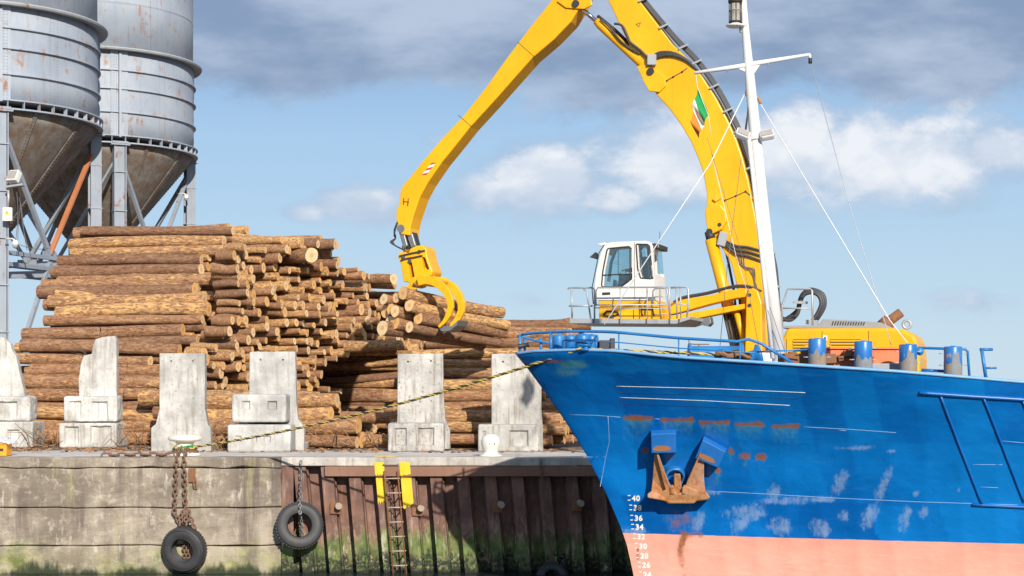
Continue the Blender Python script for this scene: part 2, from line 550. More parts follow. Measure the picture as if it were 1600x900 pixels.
XW = -5.83      # where the concrete wall meets the sheet piling
WM = wallmat()
qw = thing('quay_wall', 'weathered concrete quay wall with streaked courses and green weed band, behind the chained tyre', 'quay wall', (-12, 42, 0))
zc = [2.93, 2.66, 1.655, .70, -1.0]
for i in range(4):
    dz_ = .018
    yo = [-.02, 0.015, 0.0, -.03][i]
    mb = MB()
    cs = [-21 + .7 * k for k in range(22)]
    mb.box(((-21 + XW) / 2, 42 + yo + (.36 if i == 0 else .6), (zc[i] + zc[i + 1]) / 2), (XW + 21, .72 if i == 0 else 1.2, zc[i] - zc[i + 1] - (dz_ if i else .012)))
    o = mb.build('coping' if i == 0 else 'wall_course', WM, qw, bevel=.03, seg=2)
    roughen(o, .03, .13, 3.0)
    for v_ in o.data.vertices:            # spalled arrises along the lift joints
        w_ = v_.co + V((-12, 42, 0))
        e_ = min(abs(w_.z - zc[i]), abs(w_.z - zc[i + 1]))
        if e_ < .09:
            k_ = noise.noise(V((w_.x * 1.7, 3.0 * i, 0))) + .6 * noise.noise(V((w_.x * 6, 3.0 * i, 4)))
            v_.co.y += max(0, k_) * .10 * (1 - e_ / .09); v_.co.z += (.05 if w_.z < (zc[i] + zc[i + 1]) / 2 else -.03) * max(0, k_) * (i > 0 or w_.z < 2.8)

# right part: concrete capping over steel sheet piling
cw = thing('sheet_pile_wall', 'rusty brown corrugated steel sheet pile wall with pale concrete capping, beside the ship bow', 'sheet pile wall', (0, 42, 0))
o = MB().box(((XW + 34) / 2, 42.33, 2.82), (34 - XW - .01, .72, .22)).build('capping_beam', concrete('capping_concrete', (.50, .47, .43), .5, .35), cw, bevel=.03)
roughen(o, .012, .3, 2)


def pilemat():
    m, n, b = newmat('rusted_piling')
    c = n.pos(); x, y, z = n.xyz(c)
    col = n.mix(n.step(n.noise(c, 1.5, 7, .65), .35, .68), (.115, .058, .044), (.22, .125, .099))
    col = n.mix(n.math('MULTIPLY', n.step(n.noise(n.scale(c, (5, 5, .7)), 1.5, 7, .7), .5, .7), .6), col, (.30, .14, .065))
    col = n.mix(n.math('MULTIPLY', n.step(n.noise(n.scale(c, (5, 5, .5), (3, 3, 3)), 1.3, 6, .7), .56, .72), .5), col, (.45, .38, .34))
    zz = n.math('ADD', z, n.math('MULTIPLY', n.math('SUBTRACT', n.noise(n.scale(c, (4, 4, .5)), 1.0, 6, .65), .5), 1.5))
    # splash zone: flaked rust with lime, then weed, then black mussels at the waterline
    fl = n.math('MULTIPLY', n.step(zz, 1.5, 1.1), n.step(n.noise(n.scale(c, (3, 3, 1.2)), 3, 8, .75), .48, .6))
    col = n.mix(n.math('MULTIPLY', fl, .75), col, n.mix(n.noise(c, 8, 5), (.24, .095, .05), (.38, .31, .25)))
    alga = n.step(n.math('ADD', zz, n.math('MULTIPLY', n.math('SUBTRACT', n.noise(n.scale(c, (1.1, 1.1, .2)), 1.0, 3), .5), 1.0)), 1.12, .75)
    gcol = n.mix(n.step(n.noise(c, 3, 6, .7), .35, .65), (.05, .095, .018), (.16, .215, .06))
    gcol = n.mix(n.step(n.noise(n.scale(c, (3, 3, .8)), 1.6, 6, .65), .52, .66), gcol, (.44, .42, .28))
    col = n.mix(n.math('MULTIPLY', alga, n.step(n.noise(n.scale(c, (6, 6, .8)), 1.2, 7, .7), .3, .52, .35, .95)), col, gcol)
    mus = n.math('MULTIPLY', n.step(zz, .55, .3), n.step(n.noise(c, 11, 6, .75), .44, .54))
    col = n.mix(mus, col, (.02, .02, .022))
    col = n.mix(n.step(z, .1, .02), col, (.015, .018, .012))
    n.put(b.inputs['Base Color'], col); b.inputs['Roughness'].default_value = .75
    h = n.math('ADD', n.noise(c, 16, 7, .7), n.math('MULTIPLY', mus, 1.6))
    n.put(b.inputs['Normal'], n.bump(h, .5, .025))
    return m


PM = pilemat()
LEAN = .085
lean = lambda x, z: x + LEAN * (2.7 - z)
mb = MB(); T = .685
prof = []
x = XW - .0
X0 = (497 - 800) / F * 42 - T * 2 + .06
k = 0
while x < 31:
    x0 = X0 + T * k
    prof += [(x0, 42.06), (x0 + .295, 42.06), (x0 + .345, 42.46), (x0 + .635, 42.46)]
    k += 1; x = x0 + T
prof = [p for p in prof if p[0] > XW + .02]
prof.insert(0, (XW + .02, prof[0][1]))
zs = [2.71, 2.2, 1.6, 1.0, .4, -1.2]
vs = []; fs = []
for z in zs:
    for (px_, py_) in prof: vs.append((lean(px_, z) if px_ > XW + .1 else px_, py_, z))
K = len(prof)
for i in range(len(zs) - 1):
    for j in range(K - 1): fs.append((i * K + j, i * K + j + 1, (i + 1) * K + j + 1, (i + 1) * K + j))
mb.add(vs, fs)
# interlock ribs on the slopes
for j in range(1, K - 1, 4):
    pass
MAINPILE = mb.build('sheet_piling', PM, cw)
mb = MB()
for j in range(0, K - 1):
    a, c2 = prof[j], prof[j + 1]
    if abs(a[1] - c2[1]) > .1 and a[0] < 5:
        mx, my = (a[0] + c2[0]) / 2, (a[1] + c2[1]) / 2 - .012
        mb.tube([(lean(mx, z), my, z) for z in (2.7, -.6)], .02, 6)
mb.build('interlock', PM, cw)
# closing plate where the piling meets the concrete
MB().box((XW + .16, 42.045, .8), (.30, .05, 3.8)).build('closing_plate', PM, cw)
wm = painted('waling_paint', (.22, .115, .075), rust=.45, rough=.8, dirt=.4, rustcol=(.30, .125, .04), sc=1.6)
MB().box(((-4.72 + 30) / 2, 41.995, 2.575), (34.72, .11, .25)).build('waling_beam', wm, cw, bevel=.012)
for (px_, py_) in ((527, 790), (655, 793), (780, 788), (904, 786)):
    p = P(px_, py_, 42.0)
    o = MB().box((p.x - .05, 42.02, p.z - .06), (.26, .06, .30)).build('tie_plate', M['rust'], cw, bevel=.01)
    MB().tube([(p.x + .02, 42.0, p.z), (p.x + .06, 41.78, p.z)], .085, 12).build('tie_bolt', plain('limed_bolt', (.36, .29, .23), .9), o)
# yellow paint on the two flanges beside the ladder, ragged lower edges
for (a, c2, yb) in ((585.5, 600.5, 790), (624.5, 641, 796)):
    mb = MB(); vs = []; rows = 14; cols = 8
    xa = (a - 800) / F * 42; xb = (c2 - 800) / F * 42; za = P(0, 722, 42).z
    rr = random.Random(int(a))
    zb = [P(0, yb - rr.uniform(0, 12), 42).z for _ in range(cols + 1)]
    for i in range(rows + 1):
        for j in range(cols + 1):
            z = za + (zb[j] - za) * i / rows
            vs.append((lean(xa + (xb - xa) * j / cols, z) - .0, 41.93 + (.115 if z < 2.45 else 0) , z))
    fs = [(i * (cols + 1) + j, i * (cols + 1) + j + 1, (i + 1) * (cols + 1) + j + 1, (i + 1) * (cols + 1) + j) for i in range(rows) for j in range(cols)]
    mb.add(vs, fs); mb.build('yellow_paint_band', M['yellow_line'], cw)

# ladder
lad = thing('quay_ladder', 'thin rusty steel ladder with rungs fixed between two yellow painted flanges', 'ladder', (lean(-3.1, 1), 41.9, 0))
xl, xr = (602 - 800) / F * 42, (619.5 - 800) / F * 42
for xs in (xl - .02, xr + .03):
    MB().tube([(lean(xs, z), 41.86, z) for z in (2.6, 1.4, -.3)], .022, 6).build('stringer', M['rust'], lad)
for i in range(9):
    z = P(0, 725 + 22.6 * i, 42).z
    MB().tube([(lean(xl, z) - .03, 42.1, z), (lean(xl, z) - .03, 41.86, z), (lean(xr, z) + .05, 41.86, z + .01), (lean(xr, z) + .05, 42.1, z)], .019, 6).build('rung', plain('ladder_rung', (.42, .33, .28), .7) if i == 0 else bpy.data.materials['ladder_rung'], lad)
# yellow stencilled bar on the capping above the ladder
p = P(588, 711, 42.2)
mb = MB(); mb.box((p.x + .22, 42.25, 2.936), (.5, .10, .01)); mb.box((p.x + .22, 42.06, 2.936), (.06, .26, .01))
tag(mb.build('ladder_mark', M['yellow_line']), 'small yellow painted T shaped mark on the capping above the ladder', 'painted mark')


# tyres
def tyre(name, label, c, ro, ri, w, tilt, turn):
    prof = []
    hw = w / 2
    pts = [(ri, -hw * .72), (ri + .03, -hw * .86), ((ri + ro) / 2, -hw * 1.0), (ro - .07, -hw * .93), (ro - .015, -hw * .72), (ro, -hw * .5)]
    prof = pts + [(r, -z) for r, z in pts[::-1]]
    inner = [(ri + .04, hw * .6), (ro - .09, hw * .55), (ro - .06, 0), (ro - .09, -hw * .55), (ri + .04, -hw * .6)]
    rot = Matrix.Rotation(R(turn), 3, 'Z') @ Matrix.Rotation(R(90 + tilt), 3, 'X')
    t = thing(name, label, 'tyre', c, 'tyre fenders hung on the quay wall')
    MB().lathe(prof + inner, 56, c, rot, closed=True).build('casing', M['rubber'], t)
    mb = MB()
    for k in range(44):
        a = 2 * math.pi * k / 44
        for sgn in (-1, 1):
            q = V((math.cos(a) * (ro + .002), math.sin(a) * (ro + .002), sgn * hw * .32))
            rm = rot @ Matrix.Rotation(a, 3, 'Z') @ Matrix.Rotation(R(18 * sgn), 3, 'X')
            mb.box(rot @ q + V(c), (.028, .052, hw * .5), rm)
    mb.build('tread', M['rubber'], t)
    mb = MB()
    for rr in (ri + .035, ro - .10, ro - .045):
        zz = -hw * (.9 if rr < ro - .09 else .96)
        mb.tube([rot @ V((rr * math.cos(2 * math.pi * k / 48), rr * math.sin(2 * math.pi * k / 48), -zz)) + V(c) for k in range(48)], .008, 5, closed=True)
    mb.build('sidewall_ring', M['rubber'], t)
    return t


c1 = P(288, 858, 41.68)
tyre('tyre', 'black truck tyre on two rusty chains against the pale concrete wall', c1, .56, .275, .36, 9, -13)
c2 = P(468, 821, 41.66)
tyre('tyre', 'black truck tyre on a thin chain where concrete wall meets the piling', c2, .58, .29, .30, -7, 8)
c3 = P(863, 905, 41.7)
tyre('tyre', 'grey tyre half sunk in the water in the shadow of the bow', c3, .40, .20, .25, -28, 10)

mb = MB()
for (dx_, dx2) in ((-.10, -.05), (.08, .06)):
    top = P(289 + dx_ * 60, 699, 42.5)
    chain(mb, [top, (top.x, 41.95, 2.97), (top.x + dx2 * .3, 41.90, 2.6), (top.x + dx2, 41.88, 1.5), (c1.x + dx_ * .6, 41.80, c1.z + .62)], .12, .022, .05, .3)
mb2 = MB()
for a in (-.10, .06, .24):
    chain(mb, [(c1.x + a * .3 - .02, 41.86, c1.z + .95), (c1.x + a * 1.1, 41.60, c1.z + .62 - abs(a) * .3)], .11, .024, .05, .6)
chain(mb, [(c1.x - .02, 41.80, c1.z + .26), (c1.x - .03, 41.84, c1.z - .24)], .1, .02, .045)
chain(mb, [(c1.x + .07, 41.80, c1.z + .26), (c1.x + .06, 41.84, c1.z - .24)], .1, .02, .045)
chain(mb, [(c1.x - .04, 41.72, c1.z + .24), (c1.x + .16, 41.72, c1.z + .15)], .1, .02, .045)
ch = mb.build('chain', M['chain'])
tag(ch, 'heavy rusty double chain from the mushroom bollard down to the left tyre', 'chain')
mb = MB()
top = P(470, 720, 41.93)
chain(mb, [top, (top.x + .01, 41.88, 2.3), (c2.x + .03, 41.50, c2.z + .56), (c2.x + .04, 41.46, c2.z + .32), (c2.x + .03, 41.75, c2.z + .28), (c2.x + .04, 41.85, c2.z - .26)], .085, .013, .03)
tag(mb.build('chain', M['steel']), 'thin grey chain holding the tyre at the edge of the sheet piling', 'chain')
mb = MB(); top = P(845, 719, 41.9)
chain(mb, [top, (lean(top.x, 1.5), 41.86, 1.4), (c3.x, 41.8, .35)], .08, .010, .026)
tag(mb.build('chain', M['chain']), 'thin chain down the shaded piling to the half sunk tyre', 'chain')
mb = MB()
pp = [P(160 + k * 11, 711.5 + rnd.uniform(-1, 1), 42.25) for k in range(11)]
for q in pp: q.z = QZ + .05
chain(mb, pp, .2, .026, .06, .2)
tag(mb.build('chain', M['chain']), 'rusty chain lying along the coping edge beside the mushroom bollard', 'chain')
p = P(300, 750, 41.96)
mb = MB(); mb.box((p.x, 41.97, p.z + .12), (.16, .07, .35)); mb.tube([(p.x + .03, 41.93, p.z), (p.x + .06, 41.9, p.z - .18), (p.x + .12, 41.93, p.z - .22), (p.x + .1, 41.93, p.z + .05)], .02, 6)
tag(mb.build('wall_staple', M['rust'], bevel=.02), 'rusted iron staple on the concrete wall right of the double chain', 'staple')

# bollards
p = V(((289 - 800) / F * 43.2, 43.2, QZ))
t = thing('bollard', 'cream mushroom bollard with mooring rope and rusty chain wrapped round it', 'bollard', p)
MB().lathe([(.40, .0), (.40, .06), (.27, .09), (.235, .16), (.22, .30), (.25, .36), (.40, .395), (.44, .44), (.42, .50), (.30, .545), (.0, .56)], 32, p).build('bollard_body', M['cream'], t)
for k in range(6):
    a = k * math.pi / 3
    MB().ball((p.x + .33 * math.cos(a), p.y + .33 * math.sin(a), p.z + .075), .03, 4).build('bolt', M['rust'], t)
mb = MB()
for k in range(2):
    ring = [(p.x + (.29 - .02 * k) * math.cos(a), p.y + (.29 - .02 * k) * math.sin(a), p.z + .10 + .07 * k + .015 * math.sin(3 * a)) for a in [2 * math.pi * i / 20 for i in range(21)]]
    chain(mb, ring, .12, .022, .05, .3)
tag(mb.build('chain', M['chain']), 'rusty chain wound round the foot of the mushroom bollard', 'chain')
p = V(((767 - 800) / F * 42.75, 42.75, QZ))
t = thing('bollard', 'white round headed bollard in front of the right hand concrete panel', 'bollard', p)
MB().lathe([(.30, .0), (.29, .04), (.20, .07), (.185, .13), (.22, .19), (.25, .30), (.255, .40), (.22, .50), (.12, .565), (.0, .58)], 28, p).build('bollard_body', painted('bollard_white', (.62, .61, .58), rust=.18, rough=.5, sc=5, rustcol=(.3, .2, .12)), t)
for k in (-1, 1): MB().ball((p.x + .06 * k + .03, p.y - .235, p.z + .33), .02, 4).build('bolt', M['rust'], t)

# orange crate and pale sheeting at the left end
p = P(2, 703, 43.0)
mb = MB(); mb.box((p.x - .1, p.y, QZ + .16), (.62, .5, .30))
t = thing('crate', 'small orange plastic crate at the quay edge with white sheeting on it', 'crate', (p.x - .1, p.y, QZ))
o = mb.build('crate_body', plain('orange_plastic', (.85, .35, .02), .4), t, bevel=.02)
MB().box((p.x - .1, p.y, QZ + .325), (.67, .55, .035)).build('rim', bpy.data.materials['orange_plastic'], t, bevel=.01)
for s in (-1, 1): MB().box((p.x - .1 + .16 * s, p.y - .255, QZ + .17), (.14, .02, .07)).build('handle', M['dark'], t, bevel=.005)
mb = MB(); g = 12
vs = [(p.x - .65 + .95 * i / g, p.y - .33 + .8 * j / g, QZ + .36 + .10 * abs(noise.noise(V((i * .5, j * .5, 2)))) + .22 * math.exp(-((i - 4) / 4) ** 2) - .2 * max(0, (i - 9) / g)) for i in range(g + 1) for j in range(g + 1)]
fs = [(i * (g + 1) + j, i * (g + 1) + j + 1, (i + 1) * (g + 1) + j + 1, (i + 1) * (g + 1) + j) for i in range(g) for j in range(g)]
mb.add(vs, fs, sm=True)
o = mb.build('tarpaulin', plain('white_sheet', (.78, .78, .8), .6)); so = o.modifiers.new('thick', 'SOLIDIFY'); so.thickness = .01
tag(o, 'crumpled white plastic sheet heaped over the orange crate', 'sheet')


# ================================================================ concrete wall units and blocks
def panel(label, out, Y, depth, mat, rough=.006, holes=(), flare=True):
    """a standing precast unit: outline in the photograph, real depth, a heel behind"""
    t = thing('retaining_wall_unit', label, 'concrete wall', P(sum(a for a, _ in out) / len(out), 705, Y + depth / 2), 'precast concrete walls holding back the logs')
    t.location.z = QZ; ORG[t.name] = V(t.location)
    poly = [P(a, b_, Y) for a, b_ in out]
    for q in poly: q.z = max(q.z, QZ)
    mb = MB(); mb.prism(poly, (0, depth, 0))
    o = mb.build('panel_slab', mat, t, bevel=.02)
    cs = []
    for (hx, hy) in holes:
        h = P(hx, hy, Y - .1)
        cs.append(MB().tube([h, h + V((0, .25, 0))], .03, 10).build('hole', mat))
    if cs: cut(o, cs)
    roughen(o, rough, .12, 4)
    xs = [q.x for q in poly if q.z < QZ + .3]
    MB().box(((min(xs) + max(xs)) / 2, Y + depth + .5, QZ + .11), (max(xs) - min(xs) - .05, 1.0, .2)).build('heel', mat, t, bevel=.02)
    return t


def block(label, x0, x1, y0, y1, Y, depth, mat, recess=(), rough=.012, chamfer=.05, base=None):
    a = P(x0, y1, Y); c = P(x1, y0, Y)
    z0 = base if base is not None else max(QZ, a.z)
    mb = MB(); mb.box(((a.x + c.x) / 2, Y + depth / 2, (z0 + c.z) / 2), (c.x - a.x, depth, c.z - z0))
    o = mb.build('concrete_block', mat, None, origin=((a.x + c.x) / 2, Y + depth / 2, z0), bevel=chamfer, seg=2)
    cs = []
    for (rx0, rx1, ry0, ry1, dep) in recess:
        q0 = P(rx0, ry1, Y - .02); q1 = P(rx1, ry0, Y - .02); e = .05
        vs = []
        for (yy, ex) in ((Y - .05, .02), (Y + dep, -e)):
            vs += [(q0.x - ex, yy, q0.z - ex), (q1.x + ex, yy, q0.z - ex), (q1.x + ex, yy, q1.z + ex), (q0.x - ex, yy, q1.z + ex)]
        cs.append(MB().add(vs, [(0, 1, 2, 3), (7, 6, 5, 4), (0, 4, 5, 1), (1, 5, 6, 2), (2, 6, 7, 3), (3, 7, 4, 0)]).build('pocket', mat))
    bake(o)
    if cs: cut(o, cs)
    roughen(o, rough, .085, 5)
    return tag(o, label, 'concrete block', 'cast concrete blocks propping the panels')


Y1 = 49.6
panel('broken topped concrete panel at the left edge above two blocks', [(-60, 700), (-60, 530), (2, 527), (9, 531), (16, 537), (19, 548), (25, 556), (30, 580), (34, 598), (38, 612), (40, 640), (42, 700)], Y1 + .5, .28, M['conc_white'], .012)
block('chipped upper block with a square pocket under the left edge panel', -40, 47, 619, 658, Y1 - .35, .8, M['conc_white'], [(-4, 27, 627, 654, .10)], .03, .08)
block('lower block at the left edge behind the orange crate', -50, 51, 659, 697, Y1 - .7, 1.3, M['conc_white'], [(10, 30, 671, 690, .10)], .014, base=QZ)
panel('broken concrete panel with stepped jagged top between two log stack gaps', [(124, 700), (123, 592), (126, 570), (131, 556), (143, 553), (145, 540), (149, 530), (160, 527), (179, 525), (182, 532), (182, 620), (184, 660), (187, 700)], Y1 + .35, .28, M['conc_white'], .014)
block('upper block with two square pockets below the stepped broken panel', 99, 183, 619, 659, Y1 - .35, .75, M['conc_white'], [(106, 127, 626, 655, .09), (142, 168, 627, 655, .10)], .018, .07)
block('lower block with two pockets and bolt hole below the stepped broken panel', 92, 182, 661, 698, Y1 - .6, 1.1, M['conc_white'], [(99, 123, 666, 695, .09), (140, 174, 665, 694, .09)], .014, .05, base=QZ)
Y3 = 46.3
panel('clean grey concrete panel with flared foot behind the mushroom bollard', [(249, 552), (320, 552), (320, 640), (325, 664), (329, 668), (330, 706), (236, 706), (236, 668), (243, 663), (249, 640)], Y3, .3, M['conc'], .006, [(266, 564), (300, 564)])
panel('clean pale concrete panel behind a stack of two blocks', [(390, 550), (461, 549), (463, 630), (466, 655), (475, 668), (475, 706), (385, 706), (389, 640)], Y3 + .35, .3, M['conc_new'], .005, [(406, 562), (441, 562)])
block('upper block with two small notches and overhanging edge, on another block', 362, 447, 616, 660, Y3 - .55, .9, M['conc_new'], [(377, 391, 626, 641, .09), (417, 433, 626, 641, .09)], .008, .06)
block('lower block crossed by the mooring rope, under the notched block', 355, 454, 663.5, 706, Y3 - .75, 1.1, M['conc_new'], [(366, 378, 680, 693, .06), (392, 402, 680, 692, .07), (411, 424, 680, 693, .06)], .008, .06, base=QZ)
panel('brown mottled concrete panel crossed by the mooring rope', [(621, 553), (692, 552), (693, 620), (696, 655), (703, 672), (703, 702), (617, 702), (621, 650)], Y3 + .4, .3, M['conc_spot'], .006, [(637, 565), (673, 564)])
block('rough mottled block with two wide pockets at the foot of the mottled panel', 606, 694, 661, 703, Y3 - .35, .8, M['conc_spot'], [(616, 636, 668, 697, .08), (652, 679, 668, 697, .09)], .012, .06, base=QZ)
panel('smooth concrete panel partly hidden by the ship bow', [(768, 553), (846, 552), (846, 640), (848, 665), (849, 705), (764, 705), (768, 660)], Y3 + .2, .3, M['conc'], .005, [(786, 565)])
block('smooth block with deep square pockets behind the white bollard', 747, 842, 663, 705, Y3 - .3, .7, M['conc'], [(753, 760, 672, 697, .05), (795, 826, 672, 699, .10)], .008, .05, base=QZ)

# ================================================================ logs
def logmats():
    m, n, b = newmat('bark')
    lc = n.attr('lco', 1); tone = n.attr('tone'); peel = n.attr('peel')
    rv = n.new('ShaderNodeObjectInfo').outputs['Random']
    cb = n.new('ShaderNodeCombineXYZ'); n.put(cb.inputs[0], n.math('MULTIPLY', rv, 60)); n.put(cb.inputs[1], n.math('MULTIPLY', rv, 23))
    va = n.new('ShaderNodeVectorMath', operation='ADD'); n.L.new(lc, va.inputs[0]); n.L.new(cb.outputs[0], va.inputs[1])
    c = va.outputs[0]
    st = n.scale(c, (2.9, 9, 9))
    bark = n.mix(n.step(n.noise(n.scale(c, (4, 12, 12)), 1.8, 8, .74), .36, .64), (.12, .052, .029), (.43, .215, .105))
    bark = n.mix(n.math('MULTIPLY', n.step(n.noise(n.scale(c, (1.5, 4, 4)), 1.8, 5), .45, .7), .5), bark, (.53, .335, .195))
    bark = n.mix(tone, bark, n.mix(.45, bark, (.07, .042, .03)))
    wood = n.mix(n.noise(n.scale(c, (.8, 14, 14)), 2.0, 6, .7), (.56, .29, .09), (.76, .49, .22))
    nn = n.math('ADD', n.math('MULTIPLY', n.noise(st, 1.6, 8, .7, .4), .65), n.math('MULTIPLY', n.noise(n.scale(c, (3.2, 14, 14)), 2, 6, .75), .35))
    thr = n.math('SUBTRACT', .66, n.math('MULTIPLY', peel, .25))
    mask = n.step(n.math('SUBTRACT', nn, thr), -.035, .06)
    col = n.mix(mask, bark, wood)
    col = n.mix(n.math('MULTIPLY', n.step(n.noise(n.scale(c, (2, 6, 6), (9, 2, 5)), 2.2, 6, .7), .62, .7), .6), col, (.62, .44, .26))
    n.put(b.inputs['Base Color'], col); b.inputs['Roughness'].default_value = .85
    crk = n.step(n.noise(n.scale(c, (1.4, 11, 11), (1, 5, 2)), 2.4, 6, .75), .43, .34)
    col = n.mix(n.math('MULTIPLY', crk, .7), col, (.05, .025, .014))
    n.put(b.inputs['Base Color'], col)
    h = n.math('SUBTRACT', n.noise(n.scale(c, (6, 14, 14)), 2.2, 6, .7), n.math('MULTIPLY', mask, .35))
    n.put(b.inputs['Normal'], n.bump(h, .8, .03))
    e, n, b = newmat('cut_wood')
    lc = n.attr('lco', 1); x, y, z = n.xyz(lc)
    rv = n.new('ShaderNodeObjectInfo').outputs['Random']
    nz = n.noise(lc, 6, 4)
    r = n.math('SQRT', n.math('ADD', n.math('MULTIPLY', y, y), n.math('MULTIPLY', z, z)))
    ring = n.math('SINE', n.math('ADD', n.math('MULTIPLY', r, 170), n.math('MULTIPLY', nz, 9)))
    # the growth rings, the darker heart, and the weathering of each cut differ from log to log
    col = n.mix(n.step(n.math('ADD', rv, n.math('MULTIPLY', nz, .4)), .2, 1.1), (.80, .58, .33), (.78, .45, .16))
    col = n.mix(n.math('MULTIPLY', n.step(ring, -.2, 1), .2), col, (.46, .25, .10))
    col = n.mix(n.step(r, .085, .055), col, n.mix(.5, col, (.43, .21, .08)))
    col = n.mix(n.math('MULTIPLY', n.step(n.noise(n.scale(lc, (1, 1, 1), (4, 7, 2)), 7, 6, .7), .52, .68), .6), col, (.36, .25, .15))
    n.put(b.inputs['Base Color'], col); b.inputs['Roughness'].default_value = .85
    n.put(b.inputs['Normal'], n.bump(n.noise(lc, 40, 5, .7), .4, .01))
    return m, e


BARK, CUT = logmats()
VAR = []


def log_variant(i):
    rr = random.Random(100 + i)
    n, rings = 16, 9
    vs = []; fs = []; mi = []; lco = []
    L0, r0 = 5.0, .2
    bend = rr.uniform(-.38, .38); bph = rr.uniform(0, 6.28); taper = rr.uniform(.04, .13)
    seed = V((i * 7.3, i * 3.1, i * 1.7))
    tilt = [rr.uniform(-.25, .25) for _ in range(4)]
    knots = [(rr.uniform(-.45, .45), rr.uniform(0, 6.28)) for _ in range(5)]
    ts = [-.5, -.44, -.32, -.16, 0, .16, .32, .44, .5]
    for q, t in enumerate(ts):
        cy = bend * (1 - 4 * t * t) * math.cos(bph); cz = bend * (1 - 4 * t * t) * math.sin(bph)
        for k in range(n):
            a = 2 * math.pi * k / n
            rad = (1 - taper * (t + .5) + .04) * (1 + .17 * noise.noise(seed + V((t * 5, math.cos(a) * .9, math.sin(a) * .9))))
            for kt, ka in knots:
                rad += .16 * math.exp(-((t - kt) / .03) ** 2) * max(0, math.cos(a - ka)) ** 6
            tt = t
            if q in (0, len(ts) - 1):
                j = 0 if q == 0 else 2
                tt = t + (tilt[j] * math.cos(a) + tilt[j + 1] * math.sin(a)) * .012
            vs.append(V((tt, cy + rad * math.cos(a), cz + rad * math.sin(a))))
    for q in range(rings - 1):
        for k in range(n):
            fs.append((q * n + k, q * n + (k + 1) % n, (q + 1) * n + (k + 1) % n, (q + 1) * n + k)); mi.append(0)
    for q, rev in ((0, True), (rings - 1, False)):
        b0 = len(vs); cen = V((0, 0, 0))
        for k in range(n): vs.append(vs[q * n + k].copy()); cen += vs[-1] / n
        vs.append(cen)
        for k in range(n):
            f = (b0 + k, b0 + (k + 1) % n, b0 + n)
            fs.append(f[::-1] if rev else f); mi.append(1)
    me = bpy.data.meshes.new('log'); me.from_pydata(vs, [], fs)
    me.polygons.foreach_set('material_index', mi); me.polygons.foreach_set('use_smooth', [k == 0 for k in mi])
    me.materials.append(BARK); me.materials.append(CUT)
    at = me.attributes.new('lco', 'FLOAT_VECTOR', 'POINT')
    off = V((rr.uniform(0, 50), 0, 0))
    at.data.foreach_set('vector', [c for p in vs for c in (p.x * L0 + off.x, p.y * r0, p.z * r0)])
    tone = [0, 0, .8, .1, .4, 0][i % 6]; peel = [.42, .62, .28, .5, .36, .72][i % 6]
    for nm, val in (('tone', tone), ('peel', peel)):
        at = me.attributes.new(nm, 'FLOAT', 'POINT'); at.data.foreach_set('value', [val] * len(vs))
    bm = bmesh.new(); bm.from_mesh(me); bmesh.ops.recalc_face_normals(bm, faces=bm.faces); bm.to_mesh(me); bm.free()
    return me


VAR = [log_variant(i) for i in range(30)]
LOOK = ['brown', 'pale barked', 'dark', 'reddish brown', 'dull brown', 'partly peeled']
LOGS = []      # (end point at the right, axis, length, radius, variant, stack, row, layer)


def add_log(xr, y, z, yaw, L, r, stack, row, yj=2.0, zj=1.3, var=None, lay=0):
    a = R(yaw + rnd.gauss(0, yj)); tl = R(rnd.gauss(0, zj))
    ax = V((math.cos(a) * math.cos(tl), -math.sin(a) * math.cos(tl), math.sin(tl)))
    end = V((xr, y, z)); c = end - ax * L / 2
    c.z = max(c.z, QZ + r * .95)
    z_ = ax; y_ = V((0, 0, 1)).cross(ax).normalized(); zz = ax.cross(y_)
    roll = Matrix.Rotation(rnd.uniform(0, 6.28), 4, 'X')
    mt = Matrix.Translation(c) @ Matrix((ax, y_, zz)).transposed().to_4x4() @ roll @ Matrix.Diagonal((L, r, r, 1))
    LOGS.append(dict(m=mt, v=rnd.randrange(len(VAR)) if var is None else var, stack=stack, row=row, r=r, L=L, end=c + ax * L / 2, lay=lay))


# ---- stack A: the tall stack at the left, seen from its sloping front, right ends step back
YAWA = 13
A0 = 51.1


def a_front(z): return A0 + (z - QZ) / 1.28


def a_right(y, z):                    # where the right ends of the front logs lie
    zz = (z - QZ)
    px = 232 + 118 * (zz / 7.35) + 14 * math.sin(zz * 1.9)
    return (px - 800) / F * y


z = QZ + .2; row = 0
while z < 10.35:
    for lay in range(3):
        r = rnd.uniform(.165, .225) if lay == 0 else rnd.uniform(.15, .2)
        y = a_front(z) + lay * .42 + rnd.uniform(-.06, .06)
        xr = a_right(y, z) + rnd.gauss(.05, .22) + lay * .28 + (.25 if row % 3 == 0 else 0)
        add_log(xr, y, z + (.0 if lay == 0 else .13), YAWA, rnd.uniform(5.3, 5.9), r, 'A', row, 1.5, .9, lay=lay)
    z += .345; row += 1
NROW_A = row

# ---- stack B: the stepped middle stack, mostly cut ends
def zprof(px):
    pts = [(200, 330), (352, 352), (362, 372), (400, 378), (520, 374), (535, 388), (552, 402), (568, 428), (600, 438), (640, 452), (700, 470)]
    for (a, b_), (c, d) in zip(pts, pts[1:]):
        if a <= px <= c: return b_ + (d - b_) * (px - a) / (c - a)
    return 470


